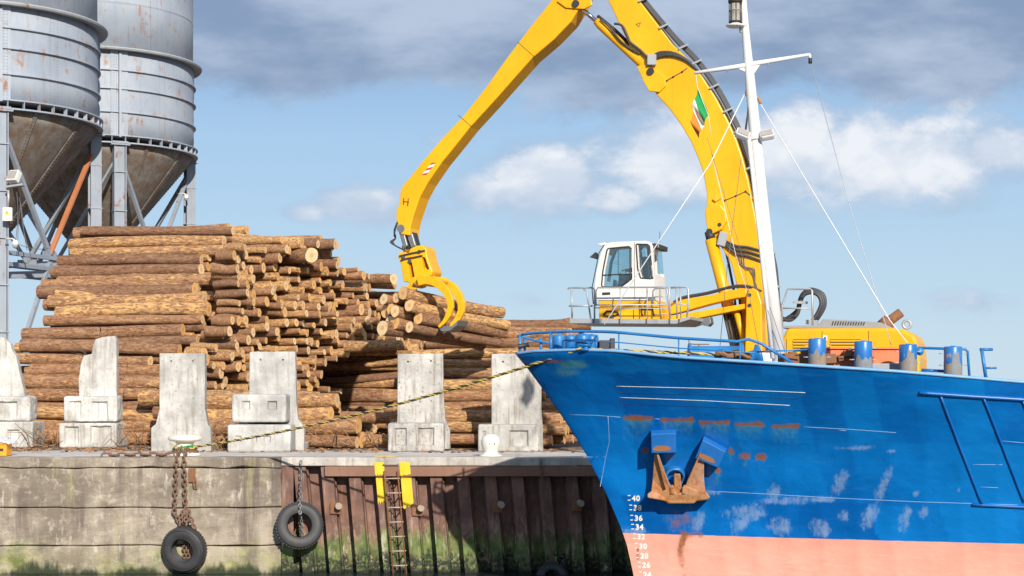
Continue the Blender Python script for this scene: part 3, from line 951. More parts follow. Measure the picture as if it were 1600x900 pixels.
y = 51.7; ky = 0
while y < 60.5:
    xe = -10.55 + (y - 51.7) * .86
    step = .295; z = QZ + .15 + (.18 if ky % 2 else 0); row = 0
    while z < 10:
        px, py = pix((xe, y, z))
        zmax_py = zprof(px + 6)
        front = QZ + .3 + (y - 51.2) * 2.7
        shelf = .26 * math.sin(z * 1.15 + 1.0) + .24 * math.sin(z * 2.6 + y * .6)     # ledges
        xx = xe + shelf + rnd.gauss(0, .2)
        if py > zmax_py and z < front:
            hole = ((px - 570) / 60) ** 2 + ((py - 592) / 50) ** 2 < 1
            if hole: xx -= 3.0
            ar = a_right(y, z) + .45
            Lmax = rnd.uniform(4.7, 5.2)
            if a_front(z) - .4 < y < a_front(z) + 1.3 or z > QZ + (y - A0) * 1.28:
                Lmax = min(Lmax, xx - ar)
            r = rnd.choice((.105, .12, .132, .145, .155, .175))
            if rnd.random() < .05: r = .22
            if Lmax > .45 and not (rnd.random() < .12):
                add_log(xx, y + rnd.uniform(-.06, .06), z + rnd.uniform(-.05, .05), 17, Lmax, r, 'B', row, 3.2, 2.0)
        z += step * rnd.uniform(.92, 1.08); row += 1
    y += .28; ky += 1

# ---- stack D: low logs between the two block stacks and the mottled panel
row = 0; z = QZ + .22
while z < 4.6:
    yy = 48.0 + (z - QZ) * .72
    for lay in range(4):
        y = yy + lay * .42
        px = 585 - 26 * row + rnd.uniform(-28, 24) - (14 * lay if row > 1 else 0)
        if row == 0: px = 545 + rnd.uniform(-12, 60)
        add_log((px - 800) / F * y, y, z + rnd.uniform(-.04, .04), 15, rnd.uniform(4.7, 5.2), rnd.uniform(.18, .26), 'D', row, 3, 1.2, lay=lay)
    z += .40; row += 1

# ---- stack C: the stack behind the two right hand panels, sides to the camera
row = 0; z = QZ + .22
while z < 6.75:
    yy = 48.0 + max(0, (z - QZ - .4)) * 1.75
    nl = 6 if z < 5.0 else 5
    for lay in range(nl):
        y = yy + lay * .42
        if y > 57: break
        xr = 1.55 + .12 * (y - 50) + rnd.gauss(.1, .22) + .02 * lay
        if row < 3: xr = 1.35 + .16 * (y - 48) + rnd.gauss(0, .3)
        add_log(xr, y, z + (.05 if lay else 0) + rnd.uniform(-.03, .03), 12, rnd.uniform(4.9, 5.3), rnd.uniform(.14, .205), 'C', row, 1.7, .8, lay=lay)
    # ragged short pieces between, at the left end of this stack
    if row in (0, 2, 9):
        add_log(-3.0 + rnd.uniform(-.5, .2), yy + .8, z, 16, 2.2, .18, 'C', row, 4, 2)
    z += .325; row += 1
for (x0, y0, x1, y1, Y, r) in ((770, 517, 893, 507, 54.2, .25), (775, 512, 903, 519, 54.9, .2), (800, 522, 908, 520, 55.3, .18), (570, 437, 615, 436, 58.5, .2), (405, 383, 524, 381, 56.2, .2), (455, 395, 487, 399, 55.4, .27)):
    a = P(x0, y0, Y + .8); c = P(x1, y1, Y); dv = c - a
    L = max(dv.length, 2.2)
    st = 'C' if x0 > 700 else 'B'
    yw = math.degrees(math.atan2(-dv.y, dv.x))
    tl = math.degrees(math.asin(dv.z / dv.length))
    ax = dv.normalized(); y_ = V((0, 0, 1)).cross(ax).normalized(); zz = ax.cross(y_)
    mt = Matrix.Translation(c - ax * L / 2) @ Matrix((ax, y_, zz)).transposed().to_4x4() @ Matrix.Diagonal((L, r, r, 1))
    LOGS.append(dict(m=mt, v=rnd.randrange(len(VAR)), stack=st, row=20, r=r, L=L, end=c, lay=0))

# which logs show largest from the bank opposite: those become objects of their own
bv = []; bf = []; own = []
for i, lg in enumerate(LOGS):
    me = VAR[lg['v']]; b0 = len(bv)
    bv += [lg['m'] @ v.co for v in me.vertices]
    for f in me.polygons: bf.append([b0 + k for k in f.vertices]); own.append(i)
for o in list(COL.objects):
    if o.type == 'MESH' and (o.name.startswith('concrete_block') or o.name.startswith('panel_slab')):
        b0 = len(bv); off = ORG[o.name]
        bv += [v.co + off for v in o.data.vertices]
        for f in o.data.polygons: bf.append([b0 + k for k in f.vertices]); own.append(-1)
tree = BVHTree.FromPolygons(bv, bf)
seen = [0] * len(LOGS); sx = [0] * len(LOGS); sy = [0] * len(LOGS)
for py in range(340, 706, 2):
    for px in range(0, 912, 2):
        d = V(((px - 800) / F, 1, (608 - py) / F)).normalized()
        h = tree.ray_cast(EYE, d)
        if h[2] is not None and own[h[2]] >= 0:
            i = own[h[2]]; seen[i] += 1; sx[i] += px; sy[i] += py
order = sorted(range(len(LOGS)), key=lambda i: -seen[i])
single = [i for i in order[:285] if seen[i] >= 8]
rest = [i for i in range(len(LOGS)) if i not in set(single)]
print('LOGS', len(LOGS), 'seen', sum(1 for s in seen if s), 'single', len(single), 'rest seen', sum(seen[i] > 0 for i in rest))

ORD = ['zeroth', 'first', 'second', 'third', 'fourth', 'fifth', 'sixth', 'seventh', 'eighth', 'ninth', 'tenth', 'eleventh', 'twelfth', 'thirteenth', 'fourteenth', 'fifteenth', 'sixteenth', 'seventeenth', 'eighteenth', 'nineteenth', 'twentieth',
       'twenty-first', 'twenty-second', 'twenty-third', 'twenty-fourth', 'twenty-fifth', 'twenty-sixth', 'twenty-seventh', 'twenty-eighth', 'twenty-ninth', 'thirtieth']
GROUPS = dict(A='logs on the sloping front of the tall stack', B='logs showing cut ends in the stepped middle stack', C='logs stacked behind the two panels beside the ship bow', D='low logs between the notched blocks and the mottled panel')
bystack = {}
for i in single: bystack.setdefault(LOGS[i]['stack'], []).append(i)
for st, ids in bystack.items():
    # rows counted from the top of what shows, then places counted from the left in each row
    rows = {}
    for i in ids:
        rows.setdefault(int((sy[i] / seen[i]) // (13 if st == 'B' else 12)), []).append(i)
    for rn, key in enumerate(sorted(rows), 1):
        line = sorted(rows[key], key=lambda i: sx[i] / seen[i])
        for k, i in enumerate(line, 1):
            lg = LOGS[i]
            o = bpy.data.objects.new('log', VAR[lg['v']]); COL.objects.link(o); o.matrix_world = lg['m']
            look = LOOK[lg['v'] % 6]
            size = 'thick' if lg['r'] > .215 else ('slim' if lg['r'] < .17 else 'medium')
            place = {'A': 'on the tall stack front', 'B': 'of stepped middle stack', 'C': 'of stack behind ship bow', 'D': 'of heap by notched blocks'}[st]
            if len(line) == 1: w = f'{size} {look} log, {ORD[min(rn, 30)]} row down {place}'
            else: w = f'{size} {look} log, {ORD[min(k, 30)]} in {ORD[min(rn, 30)]} row down {place}'
            tag(o, w, 'log', GROUPS[st])
vs = []; fs = []; mi = []; lc = []; tn = []; pl = []
for i in rest:
    lg = LOGS[i]; me = VAR[lg['v']]; b0 = len(vs)
    vs += [lg['m'] @ v.co for v in me.vertices]
    fs += [[b0 + k for k in f.vertices] for f in me.polygons]; mi += [f.material_index for f in me.polygons]
    lc += [c for d_ in me.attributes['lco'].data for c in d_.vector]
    tn += [d_.value for d_ in me.attributes['tone'].data]; pl += [d_.value for d_ in me.attributes['peel'].data]
me = bpy.data.meshes.new('timber'); me.from_pydata(vs, [], fs)
me.polygons.foreach_set('material_index', mi); me.polygons.foreach_set('use_smooth', [k == 0 for k in mi])
me.materials.append(BARK); me.materials.append(CUT)
me.attributes.new('lco', 'FLOAT_VECTOR', 'POINT').data.foreach_set('vector', lc)
me.attributes.new('tone', 'FLOAT', 'POINT').data.foreach_set('value', tn)
me.attributes.new('peel', 'FLOAT', 'POINT').data.foreach_set('value', pl)
o = bpy.data.objects.new('stacked_timber', me); COL.objects.link(o)
tag(o, 'many further logs deep in the stacks, small cut ends between the larger logs', 'timber', kind='stuff')

# ---- the bundle held in the grapple
GA = P(617, 478, 47.4); GB = P(757, 507, 50.2)
gax = (GB - GA).normalized(); gy = V((0, 0, 1)).cross(gax).normalized(); gz = gax.cross(gy)
GL = [(-.52, .24, .17, .0, 'slim log at the upper left of the grapple bundle', 3), (-.20, .30, .155, .2, 'small round ended log second from left at the top of the grapple bundle', 0),
      (.18, .42, .205, .1, 'topmost thick log in the grapple bundle directly below the yellow jaws', 1), (.18, .12, .15, .35, 'knotty grey ended log in the middle of the grapple bundle', 4),
      (.50, .02, .185, .1, 'log with bright orange end at the right front of the grapple bundle', 5), (-.66, -.10, .20, .25, 'big pale ended log at the far left of the grapple bundle', 1),
      (-.28, -.08, .165, .1, 'log with oval end left of centre in the grapple bundle', 0), (.02, -.17, .18, .0, 'grey brown ended log in the middle row of the grapple bundle', 3),
      (-.05, -.50, .20, .1, 'split ended log low in the grapple bundle', 0), (.50, -.33, .18, .5, 'log with chipped end below the bright orange end, in the grapple', 4),
      (-.42, -.42, .15, .2, 'small yellow ended log at the lower left of the grapple bundle', 1), (.36, -.64, .165, .3, 'lowest front log gripped by the tine tip', 2), (-.30, -.72, .23, -.15, 'thick dark log with a shadowed end at the bottom of the bundle', 2)]
for k, (a, c, r, t, lab, var) in enumerate(GL):
    rr = random.Random(k + 50)
    L = (GB - GA).length + rr.uniform(-.1, .35)
    ax = (gax + gy * rr.uniform(-.025, .025) + gz * rr.uniform(-.02, .02)).normalized()
    yy = V((0, 0, 1)).cross(ax).normalized(); zz = ax.cross(yy)
    r *= .86; a *= .95; c *= .9
    st = GA + gy * -a + gz * c + gax * t
    mt = Matrix.Translation(st + ax * L / 2) @ Matrix((ax, yy, zz)).transposed().to_4x4() @ Matrix.Rotation(rr.uniform(0, 6), 4, 'X') @ Matrix.Diagonal((L, r * 1.05, r * 1.05, 1))
    o = bpy.data.objects.new('log', VAR[var + 6 * (k % 4)]); COL.objects.link(o); o.matrix_world = mt
    tag(o, lab, 'log', 'logs held in the yellow grapple')

# ---- bark and twigs on the ground by the logs
mb = MB(); rr = random.Random(5)
for k in range(900):
    Y = rr.choice((rr.uniform(45.0, 47.9), rr.uniform(47, 50.5))); px = rr.uniform(-20, 900)
    if px > 250 and Y > 48: continue
    p = V(((px - 800) / F * Y, Y, QZ + .012))
    a = rr.uniform(0, 6.28); l = rr.uniform(.03, .16); w = rr.uniform(.01, .05)
    dx = V((math.cos(a), math.sin(a), rr.uniform(-.1, .3))) * l; dy = V((-math.sin(a), math.cos(a), 0)) * w
    mb.add([p - dx - dy, p + dx - dy, p + dx + dy, p - dx + dy, p + V((0, 0, .025))], [(0, 1, 4), (1, 2, 4), (2, 3, 4), (3, 0, 4), (3, 2, 1, 0)], rr.randrange(3))
for k in range(90):
    Y = rr.uniform(46.6, 49.5); px = rr.choice((rr.uniform(44, 100), rr.uniform(180, 240), rr.uniform(330, 360), rr.uniform(470, 610)))
    if px > 300: Y = min(Y, 47.6)
    p = V(((px - 800) / F * Y, Y, QZ + rr.uniform(.02, .3)))
    a = rr.uniform(0, 6.28)
    mb.tube([p, p + V((math.cos(a) * .3, math.sin(a) * .1, rr.uniform(-.1, .5))), p + V((math.cos(a) * .7, math.sin(a) * .2, rr.uniform(-.25, .6)))], [.014, .011, .006], 5, mi=rr.randrange(3))
tag(mb.build('bark_litter', [plain('litter_dark', (.13, .075, .045), .9), plain('litter_tan', (.36, .22, .12), .9), plain('litter_orange', (.42, .20, .07), .9)]), 'loose bark chips and twigs on the ground along the log stacks', 'bark litter', kind='stuff')
mb = MB()
p = P(205, 572, 50.6)
for k in range(7):
    a = p + V((rnd.uniform(-1, 0), 0, rnd.uniform(0, 1.2))); mb.tube([a, a + V((rnd.uniform(-.2, .2), -.15, rnd.uniform(-.4, .2))), a + V((rnd.uniform(-.4, .4), -.2, rnd.uniform(-.8, .1)))], [.014, .010, .005], 5)
for k in range(6):
    q = P(rnd.uniform(125, 140), rnd.uniform(548, 580), 50.1); mb.tube([q, q + V((-.2, -.1, .2)), q + V((-.5 + rnd.uniform(-.1, .1), 0, .15 + rnd.uniform(-.3, .3)))], [.014, .010, .005], 5)
tag(mb.build('twigs', plain('twig_bark', (.12, .07, .045), .9)), 'thin twigs hanging between the logs and the stepped broken panel', 'twigs', kind='stuff')

# ================================================================ silos
PHI = R(27)


def silo(label, px, Y, Rad, ytop, first):
    c = V(((px - 800) / F * Y, Y, QZ))
    zf = Y - Rad * math.cos(PHI)
    Z = lambda yy: EYE.z + (608 - yy) / F * zf
    t = thing('silo', label, 'silo', c, 'grey riveted silos on legs')
    z_fl, z_b = ytop
    H = z_fl - z_b
    def rings(mb, r, z, h, w): mb.lathe([(r, z - h / 2), (r + w, z - h / 2), (r + w, z + h / 2), (r, z + h / 2)], 72, (c.x, c.y, 0), sm=False, closed=True)
    mb = MB(); mb.lathe([(Rad, z_b), (Rad, z_b + H * .25), (Rad, z_b + H * .5), (Rad, z_b + H * .75), (Rad, z_fl)], 72, (c.x, c.y, 0))
    o = mb.build('drum', M['silo'], t)
    riv = MB(); ang = lambda deg: (c.x + Rad * math.sin(R(deg)), c.y - Rad * math.cos(R(deg)))
    hz = [z_b + H * q for q in (.28, .55, .765)]
    def vrow(deg, z0, z1, st=.11):
        z = z0
        while z < z1:
            x, y = ang(deg); riv.stud((x, y, z), .021); z += st
    for dg in (-12, -8, 1, 5, 52, 56, 78, 81): vrow(dg, z_b + .1, z_fl - .1)
    for dg in (46, 10, -40): vrow(dg, z_fl + .1, z_fl + 3.5, .12)
    for zz in (z_b + H * .53, z_b + .05, z_fl + 2.45 - .3):
        for k in range(150):
            x, y = ang(-90 + 180 * k / 150); riv.stud((x, y, zz), .019)
    riv.build('rivet_seam', plain('rivet_grey', (.24, .25, .26), .6) if first else bpy.data.materials['rivet_grey'], o)
    for q, zz in enumerate(hz):
        rb = MB(); rings(rb, Rad - .02, zz, .05, .13); rb.build('hoop', M['silo'], t, bevel=.008)
    fb = MB(); fb.lathe([(Rad - .02, z_fl - .03), (Rad + .36, z_fl - .05), (Rad + .40, z_fl + .02), (Rad + .36, z_fl + .07), (Rad - .02, z_fl + .09)], 72, (c.x, c.y, 0), sm=False)
    fb.build('flange', painted('flange_rust', (.34, .36, .38), rust=.5, rough=.6, sc=1.2, rustcol=(.17, .09, .05)) if first else bpy.data.materials['flange_rust'], t)
    ub = MB(); ub.lathe([(Rad - .03, z_fl + .05), (Rad - .03, z_fl + 2.2), (Rad - .03, z_fl + 7.5), (Rad + .05, z_fl + 7.52), (.6, z_fl + 8.6), (0, z_fl + 8.65)], 72, (c.x, c.y, 0))
    o2 = ub.build('upper_drum', M['silo'], t)
    for zz in (z_fl + 2.15, z_fl + 4.6):
        rb = MB(); rings(rb, Rad - .04, zz, .10, .02); rb.build('lap_band', M['silo'], o2)
    bb = MB(); rings(bb, Rad - .02, z_b + .02, .05, .22); rings(bb, Rad - .02, z_b - .30, .06, .22)
    for k in range(48):
        a = 2 * math.pi * k / 48
        bb.box((c.x + (Rad + .09) * math.cos(a), c.y + (Rad + .09) * math.sin(a), z_b - .14), (.17, .025, .29), Matrix.Rotation(a, 3, 'Z'))
    bb.build('ring_girder', M['silo'], t)
    kb = MB(); kb.lathe([(Rad - .01, z_b - .31), (Rad - .35, z_b - .75), (.62, z_b - 5.15), (.5, z_b - 5.2), (.5, z_b - 6.2)], 72, (c.x, c.y, 0))
    ko = kb.build('hopper', M['silo_rust'], t)
    for k in range(12):
        a = 2 * math.pi * k / 12 + .25
        rb = MB()
        p0 = V((c.x + (Rad + .0) * math.cos(a), c.y + Rad * math.sin(a), z_b - .33)); p1 = V((c.x + .66 * math.cos(a), c.y + .66 * math.sin(a), z_b - 5.1))
        rb.bar(p0, p1, .16, .04)
        for q in range(44):
            s = p0.lerp(p1, (q + .5) / 44)
            nrm = V((math.cos(a) * .75, math.sin(a) * .75, -.66))
            for sd in (-.055, .055): rb.stud(s + nrm * .03 + V((-math.sin(a), math.cos(a), 0)) * sd, .022)
        rb.build('hopper_strap', M['silo_rust'], ko)
    # the legs: box columns standing under the riveted uprights
    legs = []
    for k in range(4):
        a = PHI + R(90 * k)
        lx, ly = c.x + (Rad - .02) * math.sin(a), c.y - (Rad - .02) * math.cos(a)
        legs.append(V((lx, ly, 0)))
        rot = Matrix.Rotation(a, 3, 'Z')
        lb = MB(); zt = z_b - .42
        for sd in (-1, 1): lb.box(V((lx, ly, (QZ + zt) / 2)) + rot @ V((.25 * sd, 0, 0)), (.05, .44, zt - QZ), rot)
        lb.box(V((lx, ly, (QZ + zt) / 2)) + rot @ V((-.02, -.17, 0)), (.44, .03, zt - QZ - .02), rot)
        lo = lb.build('leg', M['silo_leg'], t, bevel=.008)
        cb = MB(); cb.box(V((lx, ly, zt + .03)), (.86, .62, .07), rot); cb.box(V((lx, ly, zt + .13)), (.70, .55, .10), rot)
        cb.build('leg_cap', M['silo_leg'], lo, bevel=.008)
        z = zt - 1.2
        while z > QZ:
            MB().box(V((lx, ly, z)), (.60, .50, .05), rot).build('leg_collar', M['silo_leg'], lo, bevel=.008); z -= 1.75
        # riveted upright on the drum, above the leg
        ux, uy = c.x + (Rad + .06) * math.sin(a), c.y - (Rad + .06) * math.cos(a)
        sb = MB(); sb.box(V((ux, uy, (z_b + z_fl) / 2 - .12)), (.10, .26, H - .15), rot)
        for sd in (-1, 1): sb.box(V((c.x + (Rad + .012) * math.sin(a), c.y - (Rad + .012) * math.cos(a), (z_b + z_fl) / 2)) + rot @ V((.22 * sd - .02, 0, 0)), (.34, .035, H - .06), rot)
        if k in (0, 1):
            for sd in (-.36, -.27, -.14, .12, .24):
                z = z_b + .1
                while z < z_fl - .1:
                    sb.stud(V((c.x + (Rad + .035) * math.sin(a), c.y - (Rad + .035) * math.cos(a), z)) + rot @ V((sd, 0, 0)), .024); z += .12
        sb.build('riveted_upright', M['silo'], t)
    zm = z_b - 5.5
    for k in range(4):
        a, b_ = legs[k], legs[(k + 1) % 4]
        mid = (a + b_) / 2; up = V((0, 0, z_b - .8)); mz = V((0, 0, zm))
        br = MB()
        br.bar(a + up, mid + mz, .16, .16)
        br.build('brace', M['silo_leg'], t, bevel=.006)
        br = MB(); br.bar(b_ + up, mid + mz, .20, .10); br.build('brace', M['orange_brace'] if (first and k == 0) else M['silo_leg'], t, bevel=.006)
        for zz in (zm - .12, zm - .55):
            br = MB(); br.bar(a + V((0, 0, zz)), b_ + V((0, 0, zz)), .16, .16); br.build('tie_beam', M['silo_leg'], t, bevel=.006)
        gb = MB(); gb.box(mid + V((0, 0, zm)), (.9, .05, .25), Matrix.Rotation(math.atan2((b_ - a).y, (b_ - a).x), 3, 'Z')); gb.build('gusset', M['silo_leg'], t)
        for q in (a, b_) if first and k in (0, 3) else ():
            br = MB(); br.bar(mid + V((0, 0, zm - .3)), q + V((0, 0, QZ + .8)), .15, .15); br.build('brace', M['silo_leg'], t, bevel=.006)
    return t, legs, z_b


zf1 = 66 - 4.56 * math.cos(PHI)
s1, legs1, zb1 = silo('nearer grey riveted silo at the left edge, hopper above the top of the log stack', -32, 66, 4.57, (EYE.z + 601 / F * zf1, EYE.z + 451 / F * zf1), True)
Y2_ = 79.0; zf2 = Y2_ - 4.56 * math.cos(PHI)
s2, legs2, zb2 = silo('farther grey riveted silo seen against the sky right of the nearer silo', 150, Y2_, 4.56, (EYE.z + 530 / F * zf2, EYE.z + 395 / F * zf2), False)

# fittings hung on the silo legs
p = P(22, 276, 61.4)
t = thing('floodlight', 'white square floodlight on a bracket on the nearest silo leg', 'floodlight', p)
rot = Matrix.Rotation(R(-20), 3, 'Z') @ Matrix.Rotation(R(-28), 3, 'X')
MB().box(p, (.44, .26, .46), rot).build('lamp_housing', M['white'], t, bevel=.04)
MB().box(p + rot @ V((0, -.132, 0)), (.36, .01, .36), rot).build('lamp_glass', M['lampglass'], t, bevel=.004)
MB().bar(p + V((-.3, .1, -.38)), p + V((.35, .0, -.30)), .3, .08).build('bracket', M['galv'], t, bevel=.01)
p = P(12, 335, 61.5)
t = thing('junction_box', 'small white electrical box with yellow triangle sign on the silo leg', 'electrical box', p)
MB().box(p, (.34, .18, .5)).build('box_body', M['white'], t, bevel=.02)
mb = MB(); mb.prism([p + V((-.10, -.094, -.02)), p + V((.10, -.094, -.02)), p + V((0, -.094, .16))], (0, -.006, 0)); o = mb.build('warning_triangle', plain('sign_yellow', (.85, .6, .02), .5), t)
mb = MB(); mb.prism([p + V((.015, -.101, .11)), p + V((-.03, -.101, .05)), p + V((.0, -.101, .05)), p + V((-.012, -.101, .0)), p + V((.03, -.101, .07)), p + V((.004, -.101, .07))], (0, -.004, 0)); mb.build('lightning_mark', M['black_mark'], o)
MB().tube([p + V((0, 0, .25)), p + V((.03, 0, .6)), p + V((.02, 0, .9))], .05, 8).build('conduit', M['galv'], t)
for (px_, py_, Y, lab) in ((291, 309, 80.2, 'white dome camera on the far right silo leg'), (24, 382, 61.4, 'white dome camera below the electrical box on the near silo leg')):
    p = P(px_, py_, Y)
    t = thing('camera', lab, 'security camera', p, 'dome cameras on the silo legs')
    MB().lathe([(.0, .16), (.10, .14), (.12, 0), (.10, -.04)], 16, p).build('camera_housing', M['white'], t)
    MB().ball(p + V((0, 0, -.05)), .10, 8).build('dome', M['lampglass'], t)
    MB().tube([p + V((0, 0, .14)), p + V((-.12, .05, .22)), p + V((-.4, .1, .2))], .03, 6).build('bracket', M['white'], t)
mb = MB()
for k in range(4):
    q = P(26 + k * 2, 300 + k * 8, 61.5); mb.tube([q + V((math.sin(i * .6 + k) * .05 + i * .055 * (k % 2), 0, -i * .28)) for i in range(8)], .013, 5)
q = P(25, 380, 61.5); mb.tube([q + V((i * .16, .1, -.12 * math.sin(i / 8 * 3.14) - .02 * i)) for i in range(9)], .012, 5)
tag(mb.build('cable', M['wire_dark']), 'loose dark cables dangling beside the near silo leg', 'cable')

# ================================================================ the ship
YAW = R(7.5)
AX = V((math.cos(YAW), math.sin(YAW), 0)); AY = V((-math.sin(YAW), math.cos(YAW), 0))
SO = V((2.60, 35.1, 0))
STEM = [(-1.0, .02), (0, .0)]
_st = [(805, 556), (820, 573), (845, 606), (880, 655), (915, 710), (945, 768), (968, 820), (979, 850), (986, 880), (990, 900), (992, 920)]
_sp = sorted([(P(a, b_, 35.1).z, P(a, b_, 35.1).x - SO.x) for a, b_ in _st])
_sp = [(-1.2, .0), (0, -.0)] + _sp


def lerpt(t, x):
    if x <= t[0][0]: return t[0][1]
    for (a, b_), (c, d) in zip(t, t[1:]):
        if x <= c: return b_ + (d - b_) * (x - a) / (c - a)
    return t[-1][1]


def xstem(z): return lerpt(_sp, z)
SHEER = [(-3, 5.40), (40, 5.0)]


def zdeck(x): return lerpt(SHEER, x)


def halfb(x, z):
    zr = max(-.1, min(1.1, z / 5.4))
    zq = max(0, zr) ** 2.1
    L = 13.0 - 2.5 * zq; B = 4.1 + .4 * zq; p = 1.28 + 1.0 * zq
    t = max(0.0, min(1.0, (x - xstem(z)) / L))
    b_ = B * (1 - (1 - t) ** p)
    b_ += .34 * max(0, zr) ** 2 * math.sqrt(min(1, t * 14)) * (1 - min(1, t * 1.1))
    return b_


def hp(x, z, side=-1, off=0):
    b_ = halfb(x, z)
    if 0 < t_in(x) and z < 4.4:       # plating worked hollow between the frames
        w = (1 - abs((x * 1.55 + z * .28) % 1 * 2 - 1) ** 2)
        b_ -= .016 * w * min(1, max(0, (x - xstem(z)) / 1.5)) * (1 - max(0, z - 3.2) / 1.2 if z > 3.2 else 1)
        b_ += .035 * noise.noise(V((x * .9, z * 1.1, 3)))
    return SO + AX * x + AY * (side * (b_ + off)) + V((0, 0, z))


def t_in(x): return x + 4
def zboot(x): return 1.62 - .008 * x


# the sheer line: deck edge heights along the ship
_edge_px = [(790, 554), (805, 553), (830, 549), (900, 546.5), (960, 548), (1060, 558), (1200, 567), (1400, 580), (1600, 597), (1800, 612), (2600, 640)]
_tab = []
for _k in range(120):
    _x = -2.6 + .19 * _k; _z = 5.3
    for _ in range(6):
        _p = SO + AX * _x - AY * halfb(_x, _z) + V((0, 0, _z))
        _z = EYE.z + (608 - lerpt(_edge_px, pix(_p)[0])) / F * _p.y
    _tab.append((_x, _z))
SHEER[:] = _tab


ship = thing('cargo_ship', 'blue and salmon cargo ship bow with white mast, moored at the quay', 'ship', SO)
# ---- stains with a shape of their own, kept as values on the hull's points
rr = random.Random(3)


def box_m(px, py, x0, x1, y0, y1, f=2.0):
    ax = min((px - x0) / f, (x1 - px) / f); ay = min((py - y0) / f, (y1 - py) / f)
    return max(0, min(1, ax + .5)) * max(0, min(1, ay + .5))


DASH = [(971, 1022, 653), (1031, 1084, 656), (1093, 1142, 660), (1148, 1194, 663), (1204, 1250, 666)]
CHALK = [[(1160, 830), (1195, 775), (1212, 745), (1150, 800)], ]
CH = [(1180, 800, 40, 14, -.3), (1240, 783, 46, 7, 0), (1215, 770, 14, 16, 0), (1318, 752, 13, 22, -.35), (1383, 760, 10, 34, -.4), (1290, 780, 34, 6, 0), (1365, 806, 15, 24, -.4), (1418, 810, 11, 22, -.25), (1228, 822, 22, 16, .2), (1288, 824, 22, 15, .3), (1433, 772, 5, 5, 0), (1395, 705, 9, 4, 0), (1095, 815, 12, 18, -.3), (1165, 815, 16, 22, -.5), (1322, 806, 10, 10, 0), (1445, 800, 9, 10, 0), (1500, 765, 6, 3, 0), (1325, 603, 5, 3, 0), (1350, 700, 40, 3, 0), (1110, 770, 40, 4, 0), (1000, 830, 30, 5, 0)]


def stains(px, py):
    rust = chalk = teal = 0
    for (a, c, yy) in DASH:
        rust = max(rust, box_m(px, py, a, c, yy - 3.2, yy + 3.6, 2.2))
        if a - 4 < px < c + 4 and py > yy: teal = max(teal, math.exp(-(py - yy) / 26) * .75 * min(1, (px - a + 4) / 8, (c + 4 - px) / 8))
    for (x_, y_, rx, ry) in ((1164, 713, 10, 7), (1189, 714, 10, 7), (1142, 704, 5, 6), (1008, 704, 6, 5), (1122, 735, 5, 6), (858, 564, 22, 2.4), (905, 543, 26, 1.5), (1392, 580, 9, 1.2), (1410, 582, 14, 1.0)):
        rust = max(rust, 1.3 - ((px - x_) / rx) ** 2 - ((py - y_) / ry) ** 2)
        if y_ > 690: teal = max(teal, .7 * math.exp(-((px - x_) / 7) ** 2 - max(0, (py - y_) / 28)) * (py > y_))
    rust = max(rust, 1.0 * math.exp(-((px - 1066 - 3 * math.sin(py * .1)) / 7) ** 2) * (1 if py > 832 else 0) * min(1, max(.5, (920 - py) / 70)))
    rust = max(rust, .8 * math.exp(-((px - 1084) / 16) ** 2) * math.exp(-((py - 836) / 8) ** 2))
    rust = max(rust, .8 * box_m(px, py, 994, 999, 855, 875, 3))
    rust = max(rust, .55 * math.exp(-((px - 1066) / 26) ** 2 - ((py - 815) / 22) ** 2))
    for (x_, y_, rx, ry, sk) in CH:
        dx = px - x_ - sk * (py - y_); dy = py - y_
        wl = rx * 1.5 if dx < 0 else rx * .55      # scuffed up to a frame, then it stops
        chalk = max(chalk, 1.05 - (dx / wl) ** 2 - (dy / (ry * 1.15)) ** 2)
    teal = max(teal, 1.1 - ((px - 895) / 32) ** 2 - ((py - 570) / 9) ** 2, .8 - ((px - 885) / 34) ** 2 - ((py - 582) / 10) ** 2)
    return max(0, min(1, rust)), max(0, min(1, chalk)), max(0, min(1, teal))


xs = []
x = 0
us = [0, .004, .012, .025, .045, .07, .1, .14, .18, .23, .28, .34, .4] + [.46 + .055 * k for k in range(170)] + [10 + .6 * k for k in range(17)]
nz_ = 118
vs = []; fs = []; at = []
for side in (-1, 1):
    base = len(vs)
    for j in range(nz_ + 1):
        for i, u_ in enumerate(us):
            # each row runs along the hull from the stem; its top row follows the sheer
            s = j / nz_
            x = u_ - 2.55 * (1 - min(1, u_ / 9)) * s ** 1.2
            for _ in range(3):
                z = -1.1 + (zdeck(x) + 1.1) * s
                x = u_ + xstem(z) * max(0, 1 - u_ / 12)
            p = hp(x, z, side)
            vs.append(p)
            px, py = pix(p)
            st = stains(px, py) if side < 0 else (0, 0, 0)
            ci = math.floor((x + .42 * z) / .66); cj = math.floor((z + .02 * x + .15) / 1.28)
            fr_ = random.Random(ci * 31 + cj * 7 + 1000).random(); fr2 = random.Random(math.floor(ci / 4) * 17 + cj * 91).random()
            at.append((z - zboot(x),) + st + ((fr_ * .45 + fr2 * .55) if side < 0 else .5,))
    K = len(us)
    for j in range(nz_):
        for i in range(K - 1):
            fs.append((base + j * K + i, base + j * K + i + 1, base + (j + 1) * K + i + 1, base + (j + 1) * K + i))
me = bpy.data.meshes.new('hull'); me.from_pydata([p - SO for p in vs], [], fs)
me.polygons.foreach_set('use_smooth', [True] * len(fs))
for k, nm in enumerate(('boot', 'rust', 'chalk', 'teal', 'plate')):
    me.attributes.new(nm, 'FLOAT', 'POINT').data.foreach_set('value', [a[k] for a in at])


